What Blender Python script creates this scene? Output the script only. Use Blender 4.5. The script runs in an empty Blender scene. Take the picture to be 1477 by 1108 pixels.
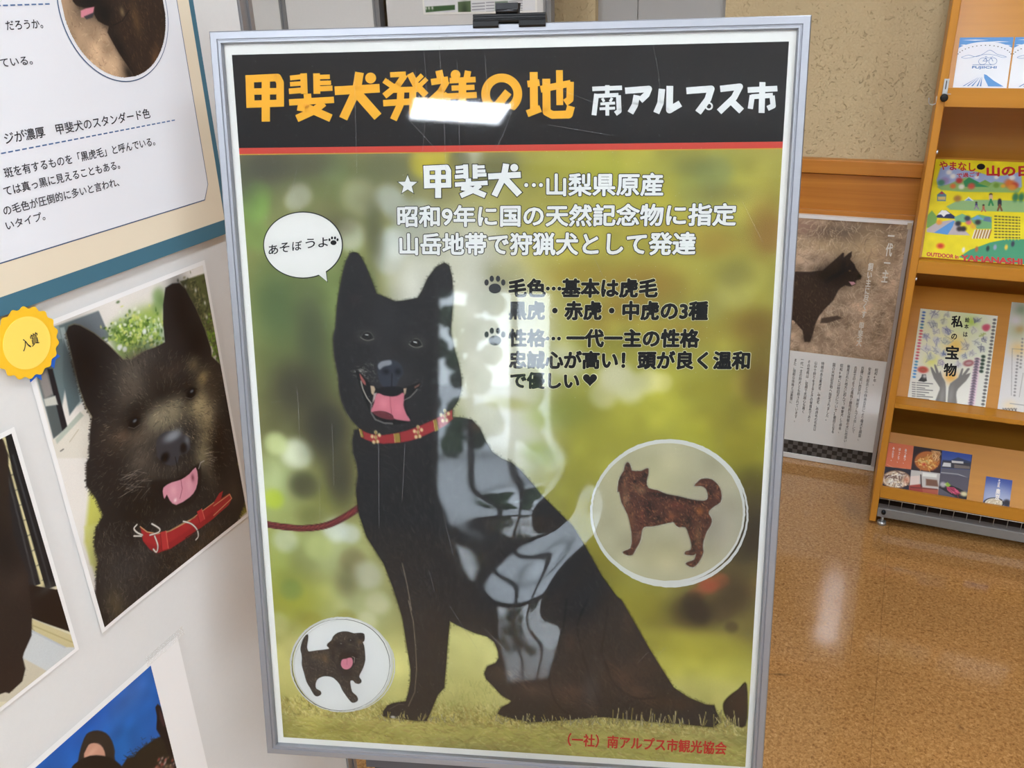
import bpy, bmesh, math, random
import numpy as np

sc = bpy.context.scene
col = sc.collection
rng = np.random.default_rng(7)
random.seed(7)

# ------------------------------------------------------------------ camera
CAM = (0.0, 0.0, 1.58)
YAW, PITCH, ROLL, FPX = -0.4208783, 0.4222604, -0.0318436, 1272.63
FW, FH = 1477.0, 1108.0


def cam_axes():
    f = np.array([math.sin(YAW) * math.cos(PITCH), math.cos(YAW) * math.cos(PITCH), -math.sin(PITCH)])
    r = np.array([math.cos(YAW), -math.sin(YAW), 0.0])
    u = np.cross(r, f)
    return np.array([math.cos(ROLL) * r + math.sin(ROLL) * u, -math.sin(ROLL) * r + math.cos(ROLL) * u, f])


AX = cam_axes()
cd = bpy.data.cameras.new('camera')
cam = bpy.data.objects.new('camera', cd)
col.objects.link(cam)
cam.location = CAM
from mathutils import Matrix, Vector
cam.rotation_euler = Matrix([[AX[0][i], AX[1][i], -AX[2][i]] for i in range(3)]).to_euler()
cd.sensor_width = 36.0
cd.lens = 36.0 * FPX / FW
cd.clip_start = 0.02
sc.camera = cam

# ------------------------------------------------------------------ view and daylight
sc.view_settings.view_transform = 'Standard'
sc.view_settings.look = 'None'
sc.view_settings.gamma = 1.0
sc.view_settings.exposure = 0.57
world = bpy.data.worlds.new('overcast_daylight')
sc.world = world
world.use_nodes = True
wb = world.node_tree.nodes['Background']
wb.inputs[0].default_value = (0.80, 0.90, 1.0, 1)
wb.inputs[1].default_value = 10.5


# ------------------------------------------------------------------ helpers: colour and materials
def lin(c):
    c = np.asarray(c, float) / 255.0
    return np.where(c <= 0.04045, c / 12.92, ((c + 0.055) / 1.055) ** 2.4)


def rgba(c):
    return (*[float(x) for x in lin(c)], 1.0)


MATS = {}


def mat(name, c, rough=0.5, metal=0.0, spec=0.5, noise=0.0, scale=20.0, stretch=(1, 1, 1), bump=0.0, bscale=None, emit=0.0, coat=0.0):
    if name in MATS:
        return MATS[name]
    m = bpy.data.materials.new(name)
    m.use_nodes = True
    nt = m.node_tree
    b = nt.nodes['Principled BSDF']
    b.inputs['Base Color'].default_value = rgba(c)
    b.inputs['Roughness'].default_value = rough
    b.inputs['Metallic'].default_value = metal
    b.inputs['Specular IOR Level'].default_value = spec
    b.inputs['Coat Weight'].default_value = coat
    b.inputs['Coat Roughness'].default_value = 0.15
    tc = nt.nodes.new('ShaderNodeTexCoord')
    mp = nt.nodes.new('ShaderNodeMapping')
    mp.inputs['Scale'].default_value = stretch
    nt.links.new(tc.outputs['Object'], mp.inputs[0])
    n = nt.nodes.new('ShaderNodeTexNoise')
    n.inputs['Scale'].default_value = scale
    n.inputs['Detail'].default_value = 6
    nt.links.new(mp.outputs[0], n.inputs['Vector'])
    if noise:
        mx = nt.nodes.new('ShaderNodeMix')
        mx.data_type = 'RGBA'
        l = lin(c)
        mx.inputs['A'].default_value = (*[float(x) for x in l * (1 - noise)], 1)
        mx.inputs['B'].default_value = (*[float(min(1, x)) for x in l * (1 + noise)], 1)
        nt.links.new(n.outputs['Fac'], mx.inputs['Factor'])
        nt.links.new(mx.outputs['Result'], b.inputs['Base Color'])
    if bump:
        n2 = nt.nodes.new('ShaderNodeTexNoise')
        n2.inputs['Scale'].default_value = bscale or scale
        n2.inputs['Detail'].default_value = 5
        nt.links.new(mp.outputs[0], n2.inputs['Vector'])
        bp = nt.nodes.new('ShaderNodeBump')
        bp.inputs['Strength'].default_value = bump
        bp.inputs['Distance'].default_value = 0.004
        nt.links.new(n2.outputs['Fac'], bp.inputs['Height'])
        nt.links.new(bp.outputs[0], b.inputs['Normal'])
    if emit:
        b.inputs['Emission Color'].default_value = rgba(c)
        b.inputs['Emission Strength'].default_value = emit
    MATS[name] = m
    return m


def print_mat(name='printed_ink', alpha=False, rough=0.55, spec=0.3):
    """ink on paper: the colours are held by the printed sheet's own mesh"""
    if name in MATS:
        return MATS[name]
    m = bpy.data.materials.new(name)
    m.use_nodes = True
    nt = m.node_tree
    b = nt.nodes['Principled BSDF']
    b.inputs['Roughness'].default_value = rough
    b.inputs['Specular IOR Level'].default_value = spec
    at = nt.nodes.new('ShaderNodeAttribute')
    at.attribute_name = 'ink'
    tc = nt.nodes.new('ShaderNodeTexCoord')
    n = nt.nodes.new('ShaderNodeTexNoise')
    n.inputs['Scale'].default_value = 900
    n.inputs['Detail'].default_value = 2
    nt.links.new(tc.outputs['Object'], n.inputs['Vector'])
    r = nt.nodes.new('ShaderNodeMapRange')
    r.inputs['To Min'].default_value = 0.90
    r.inputs['To Max'].default_value = 1.10
    nt.links.new(n.outputs['Fac'], r.inputs['Value'])
    mx = nt.nodes.new('ShaderNodeVectorMath')
    mx.operation = 'SCALE'
    nt.links.new(at.outputs['Color'], mx.inputs[0])
    nt.links.new(r.outputs[0], mx.inputs['Scale'])
    nt.links.new(mx.outputs[0], b.inputs['Base Color'])
    if alpha:
        nt.links.new(at.outputs['Alpha'], b.inputs['Alpha'])
    MATS[name] = m
    return m


def wood(name, c1, c2, axis='X', rough=0.4, scale=1.0, rings=True):
    if name in MATS:
        return MATS[name]
    m = bpy.data.materials.new(name)
    m.use_nodes = True
    nt = m.node_tree
    b = nt.nodes['Principled BSDF']
    b.inputs['Roughness'].default_value = rough
    b.inputs['Specular IOR Level'].default_value = 0.35
    tc = nt.nodes.new('ShaderNodeTexCoord')
    mp = nt.nodes.new('ShaderNodeMapping')
    s = [60.0 * scale] * 3
    s['XYZ'.index(axis)] = 1.6 * scale
    mp.inputs['Scale'].default_value = s
    nt.links.new(tc.outputs['Object'], mp.inputs[0])
    n = nt.nodes.new('ShaderNodeTexNoise')
    n.inputs['Scale'].default_value = 1.0 if not rings else 0.16
    n.inputs['Detail'].default_value = 8
    n.inputs['Roughness'].default_value = 0.6
    n.inputs['Distortion'].default_value = 0.6 if rings else 0.0
    nt.links.new(mp.outputs[0], n.inputs['Vector'])
    last = n.outputs['Fac']
    if rings:
        mu = nt.nodes.new('ShaderNodeMath'); mu.operation = 'MULTIPLY'; mu.inputs[1].default_value = 9.0
        nt.links.new(last, mu.inputs[0])
        fr = nt.nodes.new('ShaderNodeMath'); fr.operation = 'PINGPONG'; fr.inputs[1].default_value = 0.5
        nt.links.new(mu.outputs[0], fr.inputs[0])
        m2 = nt.nodes.new('ShaderNodeMath'); m2.operation = 'MULTIPLY'; m2.inputs[1].default_value = 2.0
        nt.links.new(fr.outputs[0], m2.inputs[0])
        last = m2.outputs[0]
    mx = nt.nodes.new('ShaderNodeMix'); mx.data_type = 'RGBA'
    mx.inputs['A'].default_value = rgba(c1); mx.inputs['B'].default_value = rgba(c2)
    nt.links.new(last, mx.inputs['Factor'])
    nt.links.new(mx.outputs['Result'], b.inputs['Base Color'])
    MATS[name] = m
    return m


# ------------------------------------------------------------------ helpers: objects
def origin_of(o):
    v = np.zeros(3)
    while o is not None:
        v += np.array(o.location)
        o = o.parent
    return v


def obj(name, V, F, m, parent=None, smooth=False, mats=None, mi=None, ink=None):
    V = np.asarray(V, float).reshape(-1, 3)
    if parent is not None:
        V = V - origin_of(parent)
    me = bpy.data.meshes.new(name)
    if isinstance(F, np.ndarray):
        k = F.shape[1]
        me.vertices.add(len(V)); me.vertices.foreach_set('co', V.ravel())
        me.loops.add(F.size); me.loops.foreach_set('vertex_index', F.ravel().astype(np.int32))
        me.polygons.add(len(F)); me.polygons.foreach_set('loop_start', np.arange(0, F.size, k, dtype=np.int32))
        me.update(calc_edges=True)
    else:
        me.from_pydata(V.tolist(), [], [list(f) for f in F])
    for mm in (mats or [m]):
        me.materials.append(mm)
    if mi is not None:
        me.polygons.foreach_set('material_index', np.asarray(mi, np.int32))
    if smooth:
        me.polygons.foreach_set('use_smooth', np.ones(len(me.polygons), bool))
    if ink is not None:
        ca = me.color_attributes.new('ink', 'FLOAT_COLOR', 'POINT')
        ca.data.foreach_set('color', np.asarray(ink, np.float32).ravel())
    me.update()
    o = bpy.data.objects.new(name, me)
    col.objects.link(o)
    o.parent = parent
    return o


def thing(name, label, cat, loc, group=None):
    o = bpy.data.objects.new(name, None)
    o.empty_display_size = 0.05
    col.objects.link(o)
    o.location = loc
    tag(o, label, cat, group)
    return o


def tag(o, label, cat, group=None, kind=None):
    o['label'] = label
    o['category'] = cat
    if group:
        o['group'] = group
    if kind:
        o['kind'] = kind
    return o


def struct(name, V, F, m, **k):
    o = obj(name, V, F, m, **k)
    o['kind'] = 'structure'
    return o


class MB:
    """collects boxes, prisms and tubes into one mesh"""

    def __init__(s):
        s.V, s.F = [], []

    def add(s, V, F):
        n = len(s.V)
        s.V += [tuple(float(c) for c in v) for v in V]
        s.F += [tuple(i + n for i in f) for f in F]
        return s

    def hexa(s, c):
        return s.add(c, [(0, 3, 2, 1), (4, 5, 6, 7), (0, 1, 5, 4), (1, 2, 6, 5), (2, 3, 7, 6), (3, 0, 4, 7)])

    def box(s, x0, x1, y0, y1, z0, z1, bev=0.0):
        if bev <= 0:
            return s.hexa([(x0, y0, z0), (x1, y0, z0), (x1, y1, z0), (x0, y1, z0), (x0, y0, z1), (x1, y0, z1), (x1, y1, z1), (x0, y1, z1)])
        bm = bmesh.new()
        vs = [bm.verts.new(v) for v in [(x0, y0, z0), (x1, y0, z0), (x1, y1, z0), (x0, y1, z0), (x0, y0, z1), (x1, y0, z1), (x1, y1, z1), (x0, y1, z1)]]
        for f in [(0, 3, 2, 1), (4, 5, 6, 7), (0, 1, 5, 4), (1, 2, 6, 5), (2, 3, 7, 6), (3, 0, 4, 7)]:
            bm.faces.new([vs[i] for i in f])
        bmesh.ops.bevel(bm, geom=bm.edges[:], offset=bev, segments=2, affect='EDGES', profile=0.5)
        bm.verts.index_update()
        s.add([v.co[:] for v in bm.verts], [[v.index for v in f.verts] for f in bm.faces])
        bm.free()
        return s

    def prism(s, prof, a, b):
        """prof: ring of 3d points; a,b: offset vectors of both ends"""
        n = len(prof)
        P = np.asarray(prof, float)
        s.add(np.vstack([P + a, P + b]), [tuple(range(n - 1, -1, -1)), tuple(range(n, 2 * n))] + [(i, (i + 1) % n, n + (i + 1) % n, n + i) for i in range(n)])
        return s

    def tube(s, pts, r, n=10):
        pts = [np.array(p, float) for p in pts]
        rings = []
        up = np.array([0.13, 0.21, 0.97])
        for i, p in enumerate(pts):
            t = pts[min(i + 1, len(pts) - 1)] - pts[max(i - 1, 0)]
            t /= np.linalg.norm(t)
            a = np.cross(t, up)
            if np.linalg.norm(a) < 0.1:
                a = np.cross(t, (1, 0, 0))
            a /= np.linalg.norm(a)
            b = np.cross(t, a)
            rr = r[i] if hasattr(r, '__len__') else r
            rings.append([p + rr * (math.cos(2 * math.pi * k / n) * a + math.sin(2 * math.pi * k / n) * b) for k in range(n)])
        V = [v for q in rings for v in q]
        F = [(i * n + k, i * n + (k + 1) % n, (i + 1) * n + (k + 1) % n, (i + 1) * n + k) for i in range(len(pts) - 1) for k in range(n)]
        F += [tuple(range(n - 1, -1, -1)), tuple((len(pts) - 1) * n + k for k in range(n))]
        return s.add(V, F)

    def obj(s, name, m, parent=None, smooth=False):
        return obj(name, s.V, s.F, m, parent, smooth)

    def struct(s, name, m):
        return struct(name, s.V, s.F, m)


# ------------------------------------------------------------------ helpers: flat printed sheets
class Plane:
    """a real flat sheet: origin (top left), unit vectors along its width and down its height, and its facing normal"""

    def __init__(s, o, a, b):
        s.o = np.array(o, float); s.a = np.array(a, float); s.b = np.array(b, float)
        s.n = np.cross(s.b, s.a)

    def pt(s, uv, d=0.0):
        uv = np.asarray(uv, float).reshape(-1, 2)
        return s.o + uv[:, :1] * s.a + uv[:, 1:] * s.b + np.asarray(d, float).reshape(-1, 1) * s.n

    def trace(s, px):
        """measured photo points to sheet coordinates in metres"""
        px = np.asarray(px, float).reshape(-1, 2)
        r = ((px[:, :1] - FW / 2) / FPX) * AX[0] - ((px[:, 1:] - FH / 2) / FPX) * AX[1] + AX[2]
        k = ((s.o - np.array(CAM)) @ s.n) / (r @ s.n)
        P = np.array(CAM) + r * k[:, None] - s.o
        return np.stack([P @ s.a, P @ s.b], 1)


def Z(ox, oy, s):
    """points measured on an enlarged crop of the photo"""
    return lambda pts: np.asarray(pts, float).reshape(-1, 2) / s + (ox, oy)


def spline(pts, k=6, closed=True):
    P = np.asarray(pts, float)
    n = len(P)
    out = []
    for i in range(n if closed else n - 1):
        g = lambda j: P[j % n] if closed else P[min(max(j, 0), n - 1)]
        p0, p1, p2, p3 = g(i - 1), g(i), g(i + 1), g(i + 2)
        for t in np.arange(k) / k:
            out.append(0.5 * (2 * p1 + (p2 - p0) * t + (2 * p0 - 5 * p1 + 4 * p2 - p3) * t * t + (3 * p1 - p0 - 3 * p2 + p3) * t ** 3))
    if not closed:
        out.append(P[-1])
    return np.array(out)


def flat(name, pl, uv, m, parent, d, thick=0.0):
    """a flat polygon lying on the sheet"""
    n = len(uv)
    if thick:
        V = np.vstack([pl.pt(uv, d), pl.pt(uv, d - thick)])
        F = [tuple(range(n)), tuple(range(2 * n - 1, n - 1, -1))] + [(i, n + i, n + (i + 1) % n, (i + 1) % n) for i in range(n)]
    else:
        V = pl.pt(uv, d); F = [tuple(range(n))]
    return obj(name, V, F, m, parent)


def rect(u0, v0, u1, v1):
    return [(u0, v0), (u1, v0), (u1, v1), (u0, v1)]


class Canvas:
    """lays ink on a fine grid over a part of a sheet; shapes are given as measured photo points (or sheet coordinates)"""

    def __init__(s, pl, u0, v0, u1, v1, res, base=(255, 255, 255), alpha=1.0):
        s.pl, s.u0, s.v0, s.u1, s.v1 = pl, u0, v0, u1, v1
        s.nx = max(2, int(round((u1 - u0) / res)) + 1); s.ny = max(2, int(round((v1 - v0) / res)) + 1)
        s.rx = (u1 - u0) / (s.nx - 1); s.ry = (v1 - v0) / (s.ny - 1)
        s.c = np.empty((s.ny, s.nx, 3)); s.c[:] = base
        s.al = np.full((s.ny, s.nx), float(alpha))
        mid = pl.trace([(0, 0)])[0] * 0 + ((u0 + u1) / 2, (v0 + v1) / 2)
        P = pl.pt([mid])[0] - np.array(CAM)
        s.k = (P @ AX[2]) and FPX / abs(P @ AX[2])      # photo points per metre here
        s.k = 1.0 / s.k / s.rx                           # cells per photo point
        s.uvmode = False

    def P(s, pts):
        uv = np.asarray(pts, float).reshape(-1, 2) if s.uvmode else s.pl.trace(pts)
        return np.stack([(uv[:, 0] - s.u0) / s.rx, (uv[:, 1] - s.v0) / s.ry], 1)

    def win(s, x0, y0, x1, y1):
        x0 = int(max(0, math.floor(x0))); y0 = int(max(0, math.floor(y0)))
        x1 = int(min(s.nx, math.ceil(x1) + 1)); y1 = int(min(s.ny, math.ceil(y1) + 1))
        if x1 <= x0 or y1 <= y0:
            return None
        Y, X = np.mgrid[y0:y1, x0:x1]
        return slice(y0, y1), slice(x0, x1), X.astype(float), Y.astype(float)

    def put(s, w, m, c, addalpha=False):
        c = np.asarray(c, float)
        m3 = m[..., None]
        if addalpha:
            k = s.al[w[0], w[1]][..., None] * (1 - m3)
            s.c[w[0], w[1]] = (s.c[w[0], w[1]] * k + c * m3 + s.c[w[0], w[1]] * 1e-6) / (k + m3 + 1e-6)
        else:
            s.c[w[0], w[1]] = s.c[w[0], w[1]] * (1 - m3) + c * m3
        if addalpha:
            s.al[w[0], w[1]] = np.maximum(s.al[w[0], w[1]], m)

    def mask(s, Q, soft):
        w = s.win(Q[:, 0].min() - soft, Q[:, 1].min() - soft, Q[:, 0].max() + soft, Q[:, 1].max() + soft)
        if w is None:
            return None, None
        X, Y = w[2], w[3]
        ins = np.zeros(X.shape, bool); dd = np.full(X.shape, 1e9)
        for i in range(len(Q)):
            x0, y0 = Q[i - 1]; x1, y1 = Q[i]
            if y0 != y1:
                t = (Y - y0) / (y1 - y0)
                ins ^= ((y0 > Y) != (y1 > Y)) & (X < x0 + t * (x1 - x0))
            ex, ey = x1 - x0, y1 - y0
            L = ex * ex + ey * ey + 1e-12
            t = np.clip(((X - x0) * ex + (Y - y0) * ey) / L, 0, 1)
            dd = np.minimum(dd, (X - x0 - t * ex) ** 2 + (Y - y0 - t * ey) ** 2)
        dd = np.sqrt(dd)
        return w, np.clip(0.5 + np.where(ins, dd, -dd) / (2 * soft), 0, 1)

    def poly(s, pts, c, soft=0.7, a=1.0, sp=0, alpha=False):
        Q = s.P(pts)
        if sp:
            Q = spline(Q, sp)
        w, m = s.mask(Q, max(0.3, soft * s.k))
        if w is not None:
            s.put(w, m * a, c, alpha)
        return s

    def blob(s, p, rx, ry, c, a=1.0, ang=0.0, pw=2.0):
        q = s.P([p])[0]
        rx *= s.k; ry *= s.k
        R = 2.2 * max(rx, ry)
        w = s.win(q[0] - R, q[1] - R, q[0] + R, q[1] + R)
        if w is None:
            return s
        X, Y = w[2] - q[0], w[3] - q[1]
        ca, sa = math.cos(ang), math.sin(ang)
        d = (((X * ca + Y * sa) / rx) ** 2 + ((-X * sa + Y * ca) / ry) ** 2)
        s.put(w, a * np.exp(-0.9 * d ** (pw / 2)), c)
        return s

    def line(s, pts, wd, c, a=1.0, soft=0.5, alpha=False):
        Q = s.P(pts)
        return s.cline(Q, wd * s.k, c, a, max(0.35, soft * s.k), alpha)

    def cline(s, Q, wd, c, a=1.0, soft=0.5, alpha=False):
        r = wd / 2 + soft
        w = s.win(Q[:, 0].min() - r, Q[:, 1].min() - r, Q[:, 0].max() + r, Q[:, 1].max() + r)
        if w is None:
            return s
        X, Y = w[2], w[3]
        dd = np.full(X.shape, 1e9)
        for i in range(len(Q) - 1):
            x0, y0 = Q[i]; ex, ey = Q[i + 1] - Q[i]
            t = np.clip(((X - x0) * ex + (Y - y0) * ey) / (ex * ex + ey * ey + 1e-12), 0, 1)
            dd = np.minimum(dd, (X - x0 - t * ex) ** 2 + (Y - y0 - t * ey) ** 2)
        s.put(w, a * np.clip((r - np.sqrt(dd)) / (2 * soft), 0, 1), c, alpha)
        return s

    def fur(s, region, n, ang, L, cols, wd=0.8, a=0.5, jit=0.4, spill=False):
        """many short hairs inside a region; ang = direction in degrees or a function of photo point"""
        Q = s.P(region)
        x0, y0 = Q.min(0); x1, y1 = Q.max(0)
        w, m = s.mask(Q, 0.5)
        if w is None:
            return s
        ys, xs = np.nonzero(m > 0.5)
        if len(ys) == 0:
            return s
        pick = rng.integers(0, len(ys), n)
        cols = np.asarray(cols, float)
        for k in pick:
            p = np.array([xs[k] + w[1].start + rng.random(), ys[k] + w[0].start + rng.random()])
            th = math.radians(ang((p[0] * s.rx + s.u0, p[1] * s.ry + s.v0)) if callable(ang) else ang) + rng.normal(0, jit)
            l = L * s.k * rng.uniform(0.5, 1.3)
            e = p + l * np.array([math.cos(th), math.sin(th)])
            mid = (p + e) / 2 + rng.normal(0, 0.12, 2) * l
            s.cline(np.array([p, mid, e]), wd * s.k * rng.uniform(0.6, 1.2), cols[rng.integers(len(cols))] * rng.uniform(0.85, 1.15), a * rng.uniform(0.4, 1.0), 0.45, spill)
        return s

    def clouds(s, scale, amp, seed=0):
        """soft mottling of the printed picture"""
        r = np.random.default_rng(seed)
        gy, gx = int(s.ny * s.ry / scale) + 3, int(s.nx * s.rx / scale) + 3
        g = r.normal(0, 1, (gy, gx))
        yy = np.linspace(0, gy - 1.001, s.ny); xx = np.linspace(0, gx - 1.001, s.nx)
        y0 = yy.astype(int); x0 = xx.astype(int)
        fy = (yy - y0)[:, None]; fx = (xx - x0)[None]
        fy = fy * fy * (3 - 2 * fy); fx = fx * fx * (3 - 2 * fx)
        v = (g[y0][:, x0] * (1 - fy) * (1 - fx) + g[y0 + 1][:, x0] * fy * (1 - fx) + g[y0][:, x0 + 1] * (1 - fy) * fx + g[y0 + 1][:, x0 + 1] * fy * fx)
        s.c = np.clip(s.c * (1 + amp * v[..., None]), 0, 255)
        return s

    def build(s, name, parent, d, mname=None, depth=None, cut=None):
        V, U = np.mgrid[0:s.ny, 0:s.nx]
        uv = np.stack([s.u0 + U.ravel() * s.rx, s.v0 + V.ravel() * s.ry], 1)
        dd = np.full(len(uv), d) if depth is None else d + depth(uv[:, 0], uv[:, 1])
        idx = np.arange(s.ny * s.nx).reshape(s.ny, s.nx)
        F = np.stack([idx[:-1, :-1], idx[1:, :-1], idx[1:, 1:], idx[:-1, 1:]], -1).reshape(-1, 4)
        ink = np.concatenate([lin(np.clip(s.c, 0, 255)), s.al[..., None]], -1).reshape(-1, 4)
        al = s.al.min() < 0.999
        if al:
            av = s.al.ravel()
            F = F[(av[F] > 0.03).any(1)]
            if cut is not None:
                F = F[cut(uv[F].mean(1))]
            used = np.unique(F)
            re = np.zeros(len(uv), int); re[used] = np.arange(len(used))
            F = re[F]; uv = uv[used]; dd = dd[used]; ink = ink[used]
        elif cut is not None:
            F = F[cut(uv[F].mean(1))]
        return obj(name, s.pl.pt(uv, dd), F, print_mat('printed_ink_soft_edge' if al else 'printed_ink', al) if mname is None else MATS[mname], parent, ink=ink)


# ------------------------------------------------------------------ helpers: lettering
TXT = {}


def glyphs(body, line=1.0, space=1.0):
    key = (body, line, space)
    if key not in TXT:
        c = bpy.data.curves.new('lettering', 'FONT')
        c.body = body; c.size = 1.0; c.space_line = line; c.space_character = space
        c.resolution_u = 3
        o = bpy.data.objects.new('lettering', c)
        col.objects.link(o)
        me = bpy.data.meshes.new_from_object(o.evaluated_get(bpy.context.evaluated_depsgraph_get()))
        V = np.array([v.co[:2] for v in me.vertices]).reshape(-1, 2); F = [tuple(p.vertices) for p in me.polygons]
        bpy.data.objects.remove(o); bpy.data.curves.remove(c); bpy.data.meshes.remove(me)
        TXT[key] = (V, F)
    return TXT[key]


def lettering(name, body, pl, quad, m, parent, d=0.0006, bold=0.0, outline=0.0, om=None, line=1.0, vertical=False, space=1.0, uvq=False, fit=None):
    """lettering stretched to a measured box on the sheet: quad = top left, top right, bottom left"""
    V, F = glyphs('\n'.join(body) if vertical else body, line, space)
    lo, hi = V.min(0), V.max(0)
    q = np.asarray(quad, float).reshape(-1, 2)
    if not uvq:
        q = pl.trace(q)
    tl, tr, bl = q
    W = lambda P: tl + (P[:, :1] - lo[0]) / (hi[0] - lo[0]) * (tr - tl) + (hi[1] - P[:, 1:]) / (hi[1] - lo[1]) * (bl - tl)
    em = np.linalg.norm(bl - tl) / (hi[1] - lo[1])
    ew = np.linalg.norm(tr - tl) / (hi[0] - lo[0])
    e1 = (tr - tl) / np.linalg.norm(tr - tl); e2 = (bl - tl) / np.linalg.norm(bl - tl)
    AV, AF, MI = [], [], []
    n = 0

    def layer(r, dd, mi, k):
        nonlocal n
        offs = [(0, 0)] + ([(math.cos(2 * math.pi * i / k), math.sin(2 * math.pi * i / k)) for i in range(k)] if r > 0 else [])
        for j, (a, b) in enumerate(offs):
            uv = W(V) + r * (a * e1 + b * e2) * min(em, ew)
            AV.append(pl.pt(uv, dd + j * 4e-6))
            AF.extend([tuple(i + n for i in f) for f in F]); MI.extend([mi] * len(F))
            n += len(V)

    if outline:
        layer(bold + outline, d, 1, 10)
        d += 0.0003
    layer(bold, d, 0, 8)
    return obj(name, np.vstack(AV), AF, m, parent, mats=[m, om] if outline else [m], mi=MI)
# ------------------------------------------------------------------ the room
def plaster():
    m = mat('sand_plaster', (186, 164, 124), 0.95, spec=0.1)
    nt = m.node_tree; b = nt.nodes['Principled BSDF']
    tc = nt.nodes.new('ShaderNodeTexCoord')
    big = nt.nodes.new('ShaderNodeTexNoise'); big.inputs['Scale'].default_value = 3.0; big.inputs['Detail'].default_value = 3
    fine = nt.nodes.new('ShaderNodeTexNoise'); fine.inputs['Scale'].default_value = 130; fine.inputs['Detail'].default_value = 5
    cr = nt.nodes.new('ShaderNodeTexNoise'); cr.inputs['Scale'].default_value = 42; cr.inputs['Detail'].default_value = 4; cr.inputs['Distortion'].default_value = 2.5
    for n in (big, fine, cr):
        nt.links.new(tc.outputs['Object'], n.inputs['Vector'])
    r = nt.nodes.new('ShaderNodeMapRange'); r.inputs['From Min'].default_value = 0.62; r.inputs['From Max'].default_value = 0.70
    nt.links.new(cr.outputs['Fac'], r.inputs['Value'])
    mx = nt.nodes.new('ShaderNodeMix'); mx.data_type = 'RGBA'
    mx.inputs['A'].default_value = rgba((184, 164, 128)); mx.inputs['B'].default_value = rgba((208, 189, 152))
    nt.links.new(big.outputs['Fac'], mx.inputs['Factor'])
    mx2 = nt.nodes.new('ShaderNodeMix'); mx2.data_type = 'RGBA'
    mx2.inputs['B'].default_value = rgba((140, 117, 84))
    ml = nt.nodes.new('ShaderNodeMath'); ml.operation = 'MULTIPLY'; ml.inputs[1].default_value = 0.13
    nt.links.new(r.outputs[0], ml.inputs[0]); nt.links.new(ml.outputs[0], mx2.inputs['Factor'])
    nt.links.new(mx.outputs['Result'], mx2.inputs['A']); nt.links.new(mx2.outputs['Result'], b.inputs['Base Color'])
    ad = nt.nodes.new('ShaderNodeMath'); ad.operation = 'MULTIPLY_ADD'; ad.inputs[1].default_value = -0.9
    nt.links.new(r.outputs[0], ad.inputs[0]); nt.links.new(fine.outputs['Fac'], ad.inputs[2])
    bp = nt.nodes.new('ShaderNodeBump'); bp.inputs['Strength'].default_value = 0.9; bp.inputs['Distance'].default_value = 0.004
    nt.links.new(ad.outputs[0], bp.inputs['Height']); nt.links.new(bp.outputs[0], b.inputs['Normal'])
    return m


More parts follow.
